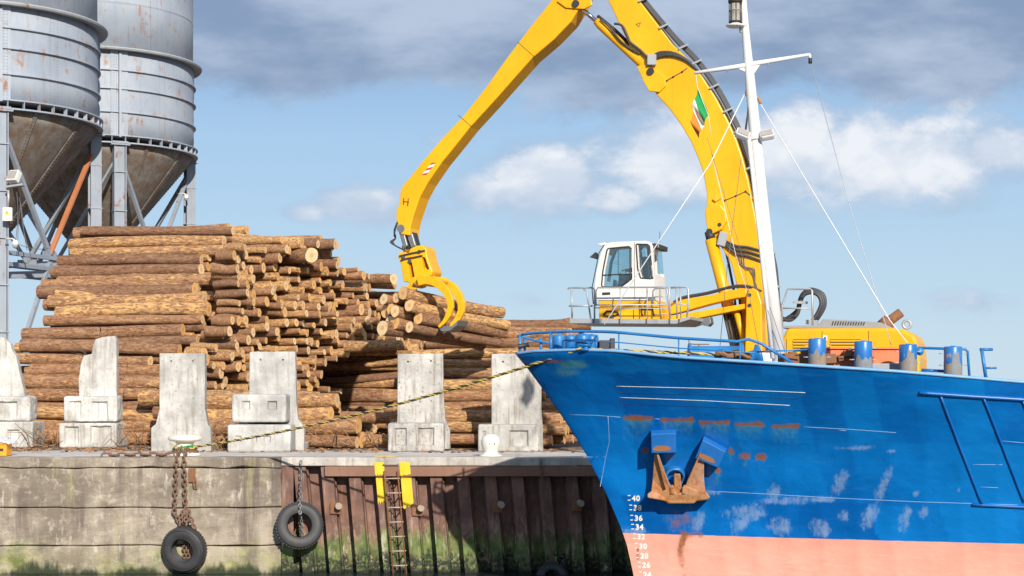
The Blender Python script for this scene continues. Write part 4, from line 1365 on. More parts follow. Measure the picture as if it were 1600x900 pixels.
def hullmat():
    m, n, b = newmat('ship_hull_paint')
    c = n.pos()
    boot = n.math('ADD', n.attr('boot'), n.math('MULTIPLY', n.math('SUBTRACT', n.noise(c, 3, 3), .5), .025))
    up = n.step(boot, -.006, .006)
    big = n.noise(n.scale(c, (.6, .6, 1.2)), .9, 6, .6)
    blue = n.mix(n.step(big, .32, .7), (.0015, .118, .43), (.002, .18, .58))
    blue = n.mix(n.math('MULTIPLY', n.step(n.noise(n.scale(c, (.5, .5, 3.5)), 2.2, 6, .65), .52, .75), .35), blue, (.02, .20, .56))
    blue = n.mix(n.math('MULTIPLY', n.step(n.noise(n.scale(c, (5, 5, .5)), 1.1, 7, .7), .55, .75), .35), blue, (.004, .06, .24))
    red = n.mix(n.noise(n.scale(c, (1, 1, 2.5)), 1.1, 6, .6), (.74, .30, .22), (.88, .45, .36))
    red = n.mix(n.math('MULTIPLY', n.step(n.noise(n.scale(c, (3, 3, .35)), 1.6, 6, .65), .55, .75), .3), red, (.62, .22, .14))
    red = n.mix(n.math('MULTIPLY', n.step(n.noise(n.scale(c, (.6, .6, 5)), 3.0, 6, .7), .56, .7), .45), red, (.88, .55, .46))
    # plates and frame bays repainted at different times
    pt = n.attr('plate')
    blue = n.mix(n.math('MULTIPLY', n.step(pt, .48, .85), .7), blue, (.004, .215, .62))
    blue = n.mix(n.math('MULTIPLY', n.step(pt, .48, .15), .6), blue, (.001, .085, .34))
    col = n.mix(up, red, blue)
    f1 = n.noise(c, 7, 8, .72); f2 = n.noise(n.scale(c, (5, 5, 1.2)), 2.4, 7, .7)
    tm = n.math('MULTIPLY', n.step(n.math('ADD', n.attr('teal'), n.math('MULTIPLY', n.math('SUBTRACT', f2, .5), 1.3)), .2, .9), .7)
    col = n.mix(tm, col, n.mix(f1, (.03, .20, .22), (.14, .36, .38)))
    cm = n.math('MULTIPLY', n.step(n.math('ADD', n.attr('chalk'), n.math('MULTIPLY', n.math('SUBTRACT', n.math('ADD', n.math('MULTIPLY', f1, .45), n.math('MULTIPLY', f2, .55)), .5), 4.6)), .15, 1.3), .5)
    cm = n.math('MULTIPLY', n.math('MULTIPLY', cm, up), n.step(n.attr('chalk'), .01, .22))
    col = n.mix(cm, col, (.33, .45, .62))
    rm = n.math('MULTIPLY', n.step(n.math('ADD', n.attr('rust'), n.math('MULTIPLY', n.math('SUBTRACT', n.math('ADD', n.math('MULTIPLY', f1, .6), n.math('MULTIPLY', f2, .4)), .5), 2.6)), .2, .95), .93)
    sc = n.step(n.noise(n.scale(c, (1, 1, 1.6)), 4.5, 10, .78), .73, .76)
    rm = n.math('MULTIPLY', rm, n.step(n.attr('rust'), .01, .2))
    tm0 = None
    rm2 = n.math('MAXIMUM', rm, n.math('MULTIPLY', sc, .35))
    col = n.mix(rm2, col, n.mix(n.noise(c, 12, 6, .7), (.14, .045, .016), (.40, .15, .05)))
    n.put(b.inputs['Base Color'], col)
    n.put(b.inputs['Roughness'], n.math('ADD', n.math('MULTIPLY', n.math('MAXIMUM', rm2, cm), .35), n.math('ADD', .17, n.math('MULTIPLY', big, .16))))
    b.inputs['Specular IOR Level'].default_value = .5
    h = n.math('ADD', n.math('ADD', n.noise(c, .9, 3), n.math('MULTIPLY', n.noise(n.scale(c, (1, 1, 1.6)), 2.6, 3), .3)), n.math('MULTIPLY', n.noise(c, 18, 5, .7), .05))
    n.put(b.inputs['Normal'], n.bump(h, .4, .10))
    return m


HM = hullmat(); GPM = painted('guard_pipe_blue', (.002, .115, .40), rust=.12, rough=.35, dirt=.35); me.materials.append(HM)
bm = bmesh.new(); bm.from_mesh(me); bmesh.ops.remove_doubles(bm, verts=bm.verts, dist=1e-4); bmesh.ops.recalc_face_normals(bm, faces=bm.faces); bm.to_mesh(me); bm.free()
hull = bpy.data.objects.new('hull', me); COL.objects.link(hull); hull.parent = ship; ORG[hull.name] = SO.copy()
HT = BVHTree.FromPolygons([v.co + SO for v in me.vertices], [list(f.vertices) for f in me.polygons])


def onhull(px, py, off=0.0):
    d = V(((px - 800) / F, 1, (608 - py) / F)).normalized()
    h = HT.ray_cast(EYE, d)
    if h[0] is None: return P(px, py, 33)
    nn = h[1] if h[1].dot(d) < 0 else -h[1]
    return h[0] + nn * off


def hullpath(pts, step=12, off=.0):
    res = []
    for (a, b_), (c, d) in zip(pts, pts[1:]):
        k = max(1, int(math.hypot(c - a, d - b_) / step))
        for q in range(k): res.append(onhull(a + (c - a) * q / k, b_ + (d - b_) * q / k, off))
    res.append(onhull(*pts[-1], off))
    return res


# deck and the bright bar along its edge
vs = []; fs = []
dxs = [-2.5 + .12 * k for k in range(40)] + [2.4 + .6 * k for k in range(27)]
dxs = [x for x in dxs if x > xstem(zdeck(x)) + .02]
for x in dxs:
    z = zdeck(x) - .06
    for s in (-1, 1): vs.append(SO + AX * x + AY * s * (halfb(x, z) - .03) + V((0, 0, z)))
fs = [(2 * i, 2 * i + 1, 2 * i + 3, 2 * i + 2) for i in range(len(dxs) - 1)]
MB().add(vs, fs).build('foredeck', M['blue'], ship)
edge = lambda x, side, ins=0, h=0: SO + AX * x + AY * side * (halfb(x, zdeck(x)) - ins) + V((0, 0, zdeck(x) + h))
x0s = xstem(5.38) + .01
_ye = sorted((pix(edge(x, -1))[0], edge(x, -1).y, edge(x, -1).z) for x in [x0s + .15 * k for k in range(110)])


def YE(px, ins):
    return lerpt([(a, b_) for a, b_, _ in _ye], px) + ins


def ZE(px): return lerpt([(a, c) for a, _, c in _ye], px)


def PD(px, py, ins):
    return P(px, py, YE(px, ins))
ex = [x0s + .03 * k for k in range(12)] + [x0s + .4 + .2 * k for k in range(20)] + [x0s + 4.4 + .6 * k for k in range(24)]
MB().tube([edge(x, -1, .01, .0) for x in ex], .032, 8).build('edge_bar', painted('edge_paint', (.16, .36, .62), rust=.36, rough=.5, sc=4), ship)
MB().tube([edge(x, 1, .01, .0) for x in ex], .032, 8).build('edge_bar', bpy.data.materials['edge_paint'], ship)

# weld seams, the outlined bars of the painted-over name, and the pipe guard frames
for pts in ([(888, 648), (930, 649), (970, 652)], [(1022, 654), (1031, 655)], [(1255, 667), (1330, 671), (1400, 676)], [(1100, 767), (1180, 771), (1300, 778), (1430, 784), (1590, 789)], [(912, 714), (947, 714)], [(950, 650), (952, 690), (946, 716), (938, 760)], [(1310, 672), (1322, 673)]):
    MB().tube(hullpath(pts), .0065, 5).build('weld_seam', plain('weld_bright', (.22, .40, .64), .5) if 'weld_bright' not in bpy.data.materials else bpy.data.materials['weld_bright'], hull)
mw = M['mark_white']; M['bandrust'] = painted('bitt_rust', (.30, .21, .13), rust=.6, rough=.8, dirt=.5, rustcol=(.16, .11, .075), sc=5, soft=.12, fade=(.16, .27, .36)); M['worn'] = painted('worn_to_rust', (.30, .12, .04), rust=.5, rough=.8, dirt=.4, rustcol=(.13, .05, .02), sc=5); mk = plain('dark_blue_line', (.004, .03, .13), .5)
for pts, mt in (([(963, 603.5), (1110, 607), (1258, 613.5)], mw), ([(968, 621), (1100, 626), (1234, 633.5)], mw), ([(963, 603.5), (965, 614), (1110, 617), (1245, 623.5), (1258, 613.5)], mk), ([(968, 621), (970, 631.5), (1100, 635.5), (1222, 641.5), (1234, 633.5)], mk)):
    MB().tube(hullpath(pts, 10), .006 if mt is mw else .005, 5).build('name_outline', mt, hull)
for pts, r in (([(1436, 613), (1520, 619), (1600, 624), (1680, 629)], .036), ([(1519, 788), (1600, 792), (1680, 796)], .032), ([(1470, 619), (1534, 787)], .022), ([(1537, 622), (1600, 784)], .022), ([(1598, 626), (1660, 780)], .022)):
    MB().tube(hullpath(pts, 14, .015), r, 8).build('guard_pipe', GPM, hull)
for pts in ([(1520, 726), (1566, 726)], [(1532, 761), (1560, 762)], [(1566, 689), (1600, 692)]):
    MB().tube(hullpath(pts), .006, 5).build('weld_seam', bpy.data.materials['weld_bright'], hull)

# draught marks: figures and ticks on the plating
for k, (num, px, py) in enumerate(((40, 987.5, 782.5), (38, 990, 797.5), (36, 991.5, 813.5), (34, 993, 827.5), (32, 995.5, 842.5), (30, 998.5, 857.5), (28, 1000.5, 872.5), (26, 1003.5, 887), (24, 1005, 902), (22, 1007, 917))):
    cu = bpy.data.curves.new('t', 'FONT'); cu.body = str(num); cu.size = .16; cu.extrude = 0; cu.resolution_u = 3; cu.space_character = 1.1; cu.offset = .006
    tmp = bpy.data.objects.new('t', cu); COL.objects.link(tmp)
    dg = bpy.context.evaluated_depsgraph_get(); tm = bpy.data.meshes.new_from_object(tmp.evaluated_get(dg))
    pts = [(v.co.x, v.co.y) for v in tm.vertices]; fcs = [list(f.vertices) for f in tm.polygons]
    bpy.data.objects.remove(tmp, do_unlink=True)
    mb = MB(); s = 74.5
    mb.add([onhull(px + x * s * 1.0, py - y * s, .006) for x, y in pts], fcs)
    mb.build('draught_mark', mw, hull)
    for dy in (-8.4, -1.2):
        mb = MB()
        q = [onhull(px + a, py + dy + c, .006) for a, c in ((-6.5, -.7), (-2.2, -.7), (-2.2, .7), (-6.5, .7))]
        mb.add(q, [(0, 1, 2, 3)])
        mb.build('draught_tick', mw, hull)

# bolsters that the anchor flukes bear on, and the hawse pipe
def bolster(name, quad, dep, rustc):
    q = [onhull(a, b_, 0) for a, b_ in quad]
    yf = min(p.y for p in q) - dep
    # front face leaning inward towards its foot, under a broad chamfer along the top
    lp = lambda u_, v_: tuple(quad[0][k] * (1 - u_) * (1 - v_) + quad[1][k] * u_ * (1 - v_) + quad[2][k] * u_ * v_ + quad[3][k] * (1 - u_) * v_ for k in (0, 1))
    tp = [P(*lp(0, 0), yf + .14), P(*lp(1, 0), yf + .14)]
    fr = [P(*lp(0, .17), yf), P(*lp(1, .17), yf), P(*quad[2], yf + .13), P(*quad[3], yf + .13)]
    back = [P(a, b_, max(p.y for p in q) + .25) for a, b_ in quad]
    # the block widens a little upward so that its lit top shows as a bevelled lip
    mb = MB(); mb.add(fr + back + tp, [(0, 1, 2, 3), (7, 6, 5, 4), (8, 9, 1, 0), (8, 4, 5, 9), (1, 9, 5, 6, 2), (2, 6, 7, 3), (3, 7, 4, 8, 0)])
    o = mb.build(name, GPM, ship, bevel=.012, seg=2)
    mb = MB(); c = V((0, 0, 0))
    a0, a1, a2, a3 = fr
    ring = []
    for k in range(18):
        t = 2 * math.pi * k / 18
        uu = .42 + .36 * math.cos(t) * (1 + .1 * math.sin(3 * t)); vv = .76 + .16 * math.sin(t) * (1 + .15 * math.cos(2 * t))
        ring.append(a0.lerp(a1, uu).lerp(a3.lerp(a2, uu), vv) + V((0, -.006, 0)))
    mb.add(ring, [list(range(18))]); mb.build('worn_patch', M['worn'], o)
    return yf


bolster('bolster', [(1017, 672), (1056.5, 671), (1056.5, 707.5), (1018, 708)], .20, 1)
bolster('bolster', [(1100, 681.5), (1136, 701), (1122, 731), (1086, 716)], .20, 1)
hq = onhull(1055, 748)
yh = hq.y - .12
rc = P(1054.5, 745, yh)
mb = MB(); prof = [(.16, -.06), (.185, -.085), (.215, -.06), (.215, .5), (.16, .5)]
mb.lathe(prof, 28, rc, Matrix.Rotation(R(-72), 3, 'X'), closed=True)
mb.build('hawse_pipe', M['blue_bitt'], ship)

# ---- anchor
aq = onhull(1058, 775).y
t = thing('anchor', 'rusty orange stockless anchor housed on the bow between two blue bolsters', 'anchor', P(1058, 785, aq - .2))
A = lambda px, py, d: P(px, py, min(onhull(px, py).y, aq + .1) - d)


def slab(name, pts, d0, d1, par=t, bev=.02, mat='anchor'):
    """outline with its own standoff from the plating and its own thickness"""
    front = [A(a, b_, d0) for a, b_ in pts]; back = [A(a, b_, d1) for a, b_ in pts]
    n_ = len(pts)
    return MB().add(front + back, [list(range(n_)), list(range(2 * n_ - 1, n_ - 1, -1))] + [(i, i + n_, (i + 1) % n_ + n_, (i + 1) % n_) for i in range(n_)]).build(name, M[mat], par, bevel=bev)


slab('crown', [(1011, 772), (1018, 767), (1030, 769), (1042, 764), (1047, 758), (1052, 757), (1056, 770), (1064, 770), (1068, 757), (1075, 760), (1082, 764), (1092, 767), (1101, 766), (1110, 777), (1106, 781), (1088, 783), (1084, 787), (1044, 787), (1040, 783), (1012, 778)], .44, .02, bev=.03)
for s, pts in ((0, [(1023, 702), (1026, 702), (1048, 762), (1040, 772), (1017, 770), (1020, 748)]), (1, [(1095, 704), (1100, 705), (1100, 748), (1102, 768), (1085, 772), (1069, 764), (1076, 745)])):
    fo = slab('fluke', pts, .30, .12, bev=.02)
    rib = [(1024, 703), (1027, 704), (1048, 764), (1043, 774), (1036, 752)] if s == 0 else [(1093, 708), (1096, 704), (1080, 752), (1074, 770), (1069, 763)]
    slab('fluke_rib', rib, .42, .28, par=fo, bev=.012)
slab('shank', [(1053, 740), (1063, 740), (1066, 770), (1053, 771)], .36, .08, bev=.02)
for a in (1050, 1069): slab('trunnion', [(a - 3, 761), (a + 3, 761), (a + 3, 772), (a - 3, 772)], .47, .1, bev=.012)

# ---- rails on the foredeck
RH = .36
def rail(path, r, name='rail', mat='blue'): MB().tube(path, r, 8).build(name, M[mat], railo)
railo = MB().tube([edge(x, -1, .10, RH + .02) for x in [x0s + .10 + .05 * k for k in range(8)] + [x0s + .55 + .2 * k for k in range(40) if pix(edge(x0s + .55 + .2 * k, -1))[0] < 1155]] + [PD(1170, 530, .1), PD(1190, 537, .1), PD(1238, 567, .1)], .030, 8).build('bow_rail', M['blue'], ship)
tip = edge(x0s + .10, -1, .10, RH + .02)
far = [tip, edge(x0s + .05, 1, .02, RH), edge(x0s + .12, 1, .15, RH - .02), edge(x0s + .5, 1, .2, RH - .12), edge(x0s + 1.0, 1, .25, RH - .2), edge(x0s + 1.25, 1, .25, .1), edge(x0s + 1.3, 1, .25, -.05)]
rail(far, .028)
rail([edge(x0s + .9 + .2 * k, -1, .10, RH * .5) for k in range(40) if pix(edge(x0s + .9 + .2 * k, -1))[0] < 1200], .012, 'mid_rail')
for px in (862,):
    pass
for pxp in (814, 862, 968, 1062, 1158):
    xx = min([x0s + .02 * k for k in range(400)], key=lambda q: abs(pix(edge(q, -1))[0] - pxp))
    big = pxp < 900
    rail([edge(xx, -1, .10, -.08), edge(xx, -1, .10, RH + .02)], .032 if big else .014, 'post')
for xx in (x0s + .2, x0s + .62):
    rail([edge(xx, 1, .15, -.08), edge(xx, 1, .15, RH - .05)], .03, 'post')
# deck gear behind the bow rail: fairlead rollers, bow bitts, a small winch, the cable lifter
g0 = PD(818, 540, .12)
MB().lathe([(.07, -.12), (.05, -.1), (.05, .1), (.07, .12)], 16, g0, Matrix.Rotation(R(80), 3, 'Y')).build('roller', M['dark'], ship)
for (px, py, Y, r, L) in ((873, 536, .7, .13, .25), (892, 538, 1.2, .12, .2), (911, 534, .6, .16, .3), (924, 535, .9, .15, .3)):
    p = PD(px, py, Y); p.z = ZE(px) + .14
    MB().lathe([(r * .7, -.2), (r, -.15), (r, .14), (r * .9, .19), (0, .22)], 20, p).build('bow_bitt', M['blue'], ship)
rail([PD(*q, .35) for q in ((879, 551), (879, 533), (882, 531.5), (929, 531.5), (932, 534), (932, 551))], .018, 'bitt_guard')
p = PD(947, 538, .9); p.z = ZE(947) + .10
MB().box(p, (.30, .3, .26)).box(p + V((.12, -.1, .02)), (.10, .2, .3)).box(p + V((.24, -.05, -.06)), (.16, .05, .03)).build('winch_motor', M['dark'], ship, bevel=.02)
p = P(917, 546, 32.9)
MB().lathe([(.14, -.03), (.14, 0), (.06, .015), (.06, .05), (.13, .07), (.13, .09), (0, .1)], 20, V((PD(915, 547, .06).x, YE(915, .06), ZE(915) + .02))).build('roller_fairlead', M['blue'], ship)
# windlass amidships
wc = PD(1118, 556, 1.3)
MB().lathe([(0, -.55), (.26, -.55), (.26, -.5), (.20, -.48), (.20, .48), (.26, .5), (.26, .55), (0, .55)], 24, wc, Matrix.Rotation(R(90), 3, 'Y')).build('windlass_drum', M['blue'], ship)
dc = PD(1172, 558, .8)
MB().lathe([(0, -.22), (.20, -.22), (.22, -.16), (.12, -.1), (.12, .1), (.22, .16), (.20, .22), (0, .22)], 24, dc, Matrix.Rotation(R(75), 3, 'Y')).build('warping_drum', M['blue'], ship)
MB().box(PD(1060, 561, .6), (.6, .3, .12)).build('deck_plate', M['blue'], ship, bevel=.02)
mb = MB()
for k in range(7):
    q = PD(1130 + 5 * k, 557 - 3 * math.sin(k), .45)
    mb.tube([q + V((.16 * math.cos(a), .10 * math.sin(a), .05 * math.sin(a * 2 + k) + .03)) for a in [2 * math.pi * i / 12 for i in range(12)]], .035, 6, closed=True)
tag(mb.build('coiled_rope', plain('brown_rope', (.26, .13, .06), .9)), 'heap of brown rope coils on the foredeck by the warping drum', 'rope')
rail([PD(1076, 529, 1.2), PD(1077, 537, 1.2), PD(1085, 538, 1.2), PD(1108, 538, 1.2)], .012, 'brake_lever', 'rust')
rail([PD(1092, 538, 1.2), PD(1092, 556, 1.2)], .012, 'brake_lever', 'rust')

# ---- four bitts and the rest of the rails along the edge
for k, (px, yt, yb) in enumerate(((1277, 529, 569), (1349, 533, 573), (1419, 538, 579), (1489, 541.5, 586))):
    Y = YE(px, .38)
    top = P(px, yt, Y); zb = zdeck((top - SO).dot(AX)) - .2
    H = top.z - zb
    o = MB().lathe([(.172, 0), (.172, H - .02), (.16, H), (0.05, H + .004), (.05, H + .015), (0, H + .016)], 28, (top.x, Y, zb)).build('bitt', painted('bitt_worn%d' % k, (.012, .15, .44), rust=.50 + .05 * k, rough=.33, dirt=.4, sc=2.6, rustcol=(.22, .15, .09)), ship)
    mb = MB(); q8 = random.Random(k + 9); vs = []
    for j in range(33):
        a = 2 * math.pi * j / 32; hgt = .22 + H * (.30 + .16 * noise.noise(V((math.cos(a) * 2, math.sin(a) * 2, k * 5))) + .10 * noise.noise(V((math.cos(a) * 7, math.sin(a) * 7, k * 5))) + (.22 if k > 1 and -1.9 < (a - 2 * math.pi if a > math.pi else a) < -1.1 else 0))
        for z8 in (0, hgt * .5, hgt): vs.append((top.x + .1745 * math.cos(a), Y + .1745 * math.sin(a), zb + min(z8, H - .05)))
    mb.add(vs, [(j * 3 + i, (j + 1) * 3 + i, (j + 1) * 3 + i + 1, j * 3 + i + 1) for j in range(32) for i in range(2)], sm=True)
    mb.build('rust_band', M['bandrust'], o)
    for (a, c) in ((9, -1), (27, 1)):
        for sd in (-1, 1):
            q = P(px + sd * 15, yt + a + 2, Y); MB().tube([q - V((sd * .04, 0, 0)), q + V((sd * .085, 0, 0))], .011, 6).build('norman_pin', M['galv'], o)
lt = [(1195, 549), (1255, 547), (1262, 546)]
rail([PD(a, b_, .3) for a, b_ in ((1180, 550), (1262, 546))], .016)
rail([PD(1434, 543.5, .6), PD(1500, 545.3, .6), PD(1508, 545.6, .6), PD(1512, 549, .6), PD(1515, 592, .6)], .026)
rail([PD(1440, 578, .6), PD(1475, 580, .6)], .03)
rail([PD(1531, 546, .25), PD(1551, 546, .25)], .028, 'stanchion'); rail([PD(1534, 547, .25), PD(1541, 594, .25)], .035, 'stanchion'); rail([PD(1541, 575, .25), PD(1557, 575, .25)], .02, 'stanchion')
MB().ball(PD(1437, 549, .55), .08, 8).build('hook', M['blue'], ship)
# rusty hatch coaming and gear behind the bitts
hc = PD(1352, 566, 1.5); HR = Matrix.Rotation(YAW, 3, 'Z')
ho = MB().box((hc.x, hc.y, hc.z), (1.75, .9, .5), HR).build('hatch_coaming', M['orange'], ship, bevel=.03)
MB().box((hc.x, hc.y, hc.z + .27), (1.8, 1.0, .04), HR).build('hatch_lid', M['orange'], ho, bevel=.01)
for k in range(9):
    q = PD(1240 + 14 * k + rr.uniform(-4, 4), 556 + rr.uniform(-8, 6), .8)
    MB().box(q, (rr.uniform(.1, .25), .15, rr.uniform(.08, .2)), Matrix.Rotation(rr.uniform(-.3, .3), 3, 'Y')).build('deck_gear', M['rust'], ship, bevel=.015)
    MB().tube([q, q + V((rr.uniform(-.3, .3), .05, rr.uniform(-.05, .2)))], .025, 6).build('deck_gear', M['rust'], ship)
MB().box(PD(1384, 580, .95), (.8, .5, .3), HR).build('hatch_side', M['grey_cover'], ship, bevel=.02)
MB().box(PD(1262, 566, 1.0), (1.1, .5, .34), HR).build('winch_bed', M['rust'], ship, bevel=.04)

# ---- mast
MY = 34.6
mast = MB().tube([P(1219, 575, MY), P(1197, 380, MY), P(1177, 180, MY), P(1164, 40, MY), P(1156, -60, MY), P(1148, -140, MY)], [.150, .135, .118, .078, .068, .05], 20).build('mast', M['mast_white'], ship)
MB().tube([P(1207, 560, MY - .16), P(1188, 380, MY - .14), P(1170, 215, MY - .12)], .045, 10).build('conduit', M['mast_white'], mast)
MB().lathe([(.24, 0), (.24, .06), (.16, .1)], 16, P(1219, 572, MY)).build('mast_foot', M['mast_white'], mast)
yo = MB().tube([P(1085, 114, MY), P(1168, 102, MY), P(1176, 100, MY), P(1266, 85, MY)], [.035, .055, .055, .03], 10).build('yard', M['mast_white'], mast)
MB().prism([P(1152, 106, MY - .02), P(1189, 99, MY - .02), P(1176, 118, MY - .02)], (0, .05, 0)).build('gusset', M['mast_white'], yo)
for px, py in ((1137, 107), (1200, 97), (1110, 110)): MB().tube([P(px, py, MY), P(px, py + 6, MY)], .014, 6).build('eye', M['galv'], yo)
MB().tube([P(1265, 85, MY), P(1266, 92, MY)], .03, 8).tube([P(1266, 91, MY), P(1266, 99, MY)], .04, 8, mi=1).build('block', [M['mast_white'], M['dark']], yo)
lc_ = P(1149, 36, MY - .1)
lo = MB().lathe([(.17, -.08), (.20, -.05), (.12, -.02), (.10, 0)], 20, lc_).build('lantern', M['mast_white'], mast)
MB().lathe([(.12, 0), (.13, .02), (.12, .04), (.115, .22), (.13, .24), (.13, .27), (.115, .29), (.11, .44)], 20, lc_).build('lantern_glass', M['lampglass'], lo)
MB().lathe([(.115, .40), (.15, .43), (.15, .48), (.11, .52), (0, .53)], 20, lc_).lathe([(.125, .0), (.14, .02), (.125, .04)], 20, lc_).lathe([(.12, .23), (.135, .25), (.12, .27)], 20, lc_).build('lantern_cap', M['dark'], lo)
for k in range(8):
    a = k * math.pi / 4; MB().tube([lc_ + V((.13 * math.cos(a), .13 * math.sin(a), z)) for z in (0, .43)], .008, 5).build('guard_bar', M['dark'], lo)
MB().bar(P(1149, 41, MY - .1), P(1165, 39, MY), .18, .04).build('bracket', M['mast_white'], lo)
MB().tube([P(1156, 42, MY - .05), P(1157, 50, MY), P(1163, 50, MY)], .025, 6).build('bracket', M['galv'], lo)
for s, (px, py, tn) in enumerate(((1160, 210, 22), (1198, 211, -12))):
    q = P(px, py, MY - .18); rot = Matrix.Rotation(R(tn), 3, 'Y') @ Matrix.Rotation(R(-35), 3, 'X')
    fo = MB().box(q, (.30, .17, .20), rot).build('floodlight', M['mast_white'], mast, bevel=.045, seg=3)
    MB().box(q + rot @ V((0, -.088, -.01)), (.24, .01, .14), rot).build('lamp_glass', M['lampglass'], fo)
    MB().tube([P(1170 if s == 0 else 1188, 213, MY - .1), q + V((0, .06, -.08))], .03, 6).build('bracket', M['mast_white'], fo)
MB().lathe([(.16, -.06), (.16, .06)], 18, P(1181, 214, MY), Matrix.Rotation(R(-5), 3, 'Y')).build('mast_collar', M['mast_white'], mast, bevel=.01)
for px, py in ((1167, 140), (1184, 152)):
    MB().tube([P(px, py, MY), P(px - 1 if px < 1175 else px + 5, py + 10, MY)], .032, 8).build('shackle', M['anchor'], mast)
MB().tube([P(1171, 160, MY - .03), P(1164, 210, MY - .1)], .02, 6).build('cable', M['dark'], mast)
# rigging
for pts, r, mt in (([(1163, 148, MY), (1110, 255, MY - .4), (944, 507, 33.4)], .0115, 'wire'), ([(1188, 162, MY), (1390, 500, 33.6), (1425, 545, 33.4)], .0115, 'wire'), ([(1267, 99, MY), (1330, 330, 34.2), (1383, 505, 34.0), (1398, 560, 33.8)], .008, 'galv'),
                   ([(1105, 215, MY), (1160, 400, MY - .1), (1186, 545, MY - .2)], .006, 'wire_dark'), ([(1112, 240, MY), (1150, 400, MY), (1172, 470, MY - .1)], .006, 'wire'), ([(1158, 247, MY - .1), (1136, 420, MY - .1), (1124, 552, MY - .2)], .007, 'wire_dark'), ([(1203, 480, MY - .3), (1230, 560, MY - .3)], .006, 'wire_dark'), ([(1087, 114, MY), (1090, 137, MY - .04), (1107, 181, MY - .04), (1112, 215, MY - .04)], .006, 'wire')):
    MB().tube([P(*q) for q in pts], r, 6).build('stay', M[mt], mast)

# ---- flag
fy = MY - .04
mb = MB(); rows, cols = 18, 12
hoist_t, hoist_b = (1090, 137), (1107, 180)
vs = []; mi_ = []
# the cloth hangs in folds from its hoist: the top corner stays on the line, the fly droops
for i in range(rows + 1):
    for j in range(cols + 1):
        a, c = i / rows, j / cols
        hx, hy = 1090 + 17 * a, 137 + 44 * a; fx, fyy = 1079 + 13 * a, 190 + 25 * a
        x_ = hx + (fx - hx) * c ** .8 + 1.6 * math.sin(c * 10 + a * 3); y_ = hy + (fyy - hy) * c + 1.2 * math.sin(c * 9 + a * 5)
        vs.append(P(x_, y_, fy + .10 * math.sin(c * 11 + a * 3) * (.3 + a)))
fs = []
for i in range(rows):
    for j in range(cols):
        fs.append((i * (cols + 1) + j, i * (cols + 1) + j + 1, (i + 1) * (cols + 1) + j + 1, (i + 1) * (cols + 1) + j))
        mi_.append(min(2, j * 3 // cols))
mb.add(vs, fs, sm=True); mb.m = mi_
fo = mb.build('flag', [M['green'], M['cloth_w'], M['cloth_o']]); so = fo.modifiers.new('thick', 'SOLIDIFY'); so.thickness = .004
tag(fo, 'green white and orange striped flag drooping from the mast yard', 'flag')

# ---- mooring rope, three twisted strands
def rope(name, pts, r, label, tw=2.4):
    dense = []
    for a, b_ in zip(pts, pts[1:]):
        k = max(2, int((b_ - a).length / .03)); dense += [a.lerp(b_, i / k) for i in range(k)]
    dense.append(pts[-1]); mb = MB(); s = 0
    cum = [0]
    for a, b_ in zip(dense, dense[1:]): cum.append(cum[-1] + (b_ - a).length)
    for k in range(3):
        path = []
        for i, p in enumerate(dense):
            t = (dense[min(i + 1, len(dense) - 1)] - dense[max(i - 1, 0)]).normalized()
            u = V((0, 0, 1)).cross(t).normalized(); w = t.cross(u)
            ph = cum[i] * 2 * math.pi * tw + k * 2.094
            path.append(p + (u * math.cos(ph) + w * math.sin(ph)) * r * .52)
        mb.tube(path, r * .56, 5, mi=1 if k == 2 else 0)
    return tag(mb.build(name, [M['rope_y'], M['rope_k']]), label, 'rope')


ra = P(300, 699, 43.2); rb = P(905, 545.5, YE(905, -.02))
pts = []
for k in range(33):
    t_ = k / 32; q = ra.lerp(rb, t_); q.z -= .42 * 4 * t_ * (1 - t_) * .5; pts.append(q)
bq = V((ra.x - .17, 43.2, ra.z))
rope('mooring_rope', pts + [PD(912, 543.5, .05), PD(925, 546, .15), PD(1000, 549, .2), PD(1080, 552, .3), PD(1150, 555, .4)], .031, 'yellow and dark twisted mooring rope from bow to mushroom bollard')
mb = MB(); bc = V(((289 - 800) / F * 43.2, 43.2, QZ))
mb.tube([bc + V((.27 * math.cos(a), .27 * math.sin(a), .22 + .02 * math.sin(a))) for a in [2 * math.pi * i / 24 for i in range(24)]], .04, 8, closed=True)
mb.tube([bc + V((-.24, -.16, .2)), bc + V((-.05, -.30, .21)), bc + V((.25, -.2, .26))], .035, 8, mi=1)
tag(mb.build('rope_eye', [M['rope_y'], M['green']]), 'rope eye with green splice looped round the mushroom bollard', 'rope')

# ================================================================ the material handler
PSI = R(18)
B0 = V(((1195 - 800) / F * 45.6, 45.6, QZ))
CD = V((-math.cos(PSI), math.sin(PSI), 0)); CN = V((-math.sin(PSI), -math.cos(PSI), 0))


def C(px, py, off=0.0):
    d = V(((px - 800) / F, 1, (608 - py) / F))
    t = (off - (EYE - B0).dot(CN)) / d.dot(CN)
    return EYE + d * t


crane = thing('material_handler', 'yellow material handling crane with raised white cab, long bent boom and log grapple', 'crane', B0)


def pl(name, pts, near, w, mat='yellow', par=crane, bev=.03, seg=2):
    """a side outline on the boom plane, given its real width"""
    return MB().prism([C(a, b_, near) for a, b_ in pts], CN * -w).build(name, M[mat] if isinstance(mat, str) else mat, par, bevel=bev, seg=seg)


def smooth(pts, k=5):
    out = []
    for i in range(len(pts) - 1):
        p0, p1, p2, p3 = pts[max(i - 1, 0)], pts[i], pts[i + 1], pts[min(i + 2, len(pts) - 1)]
        for q in range(k):
            t = q / k
            out.append(tuple(.5 * (2 * b_ + (c - a) * t + (2 * a - 5 * b_ + 4 * c - d) * t * t + (3 * b_ - a - 3 * c + d) * t ** 3) for a, b_, c, d in zip(p0, p1, p2, p3)))
    return out + [pts[-1]]


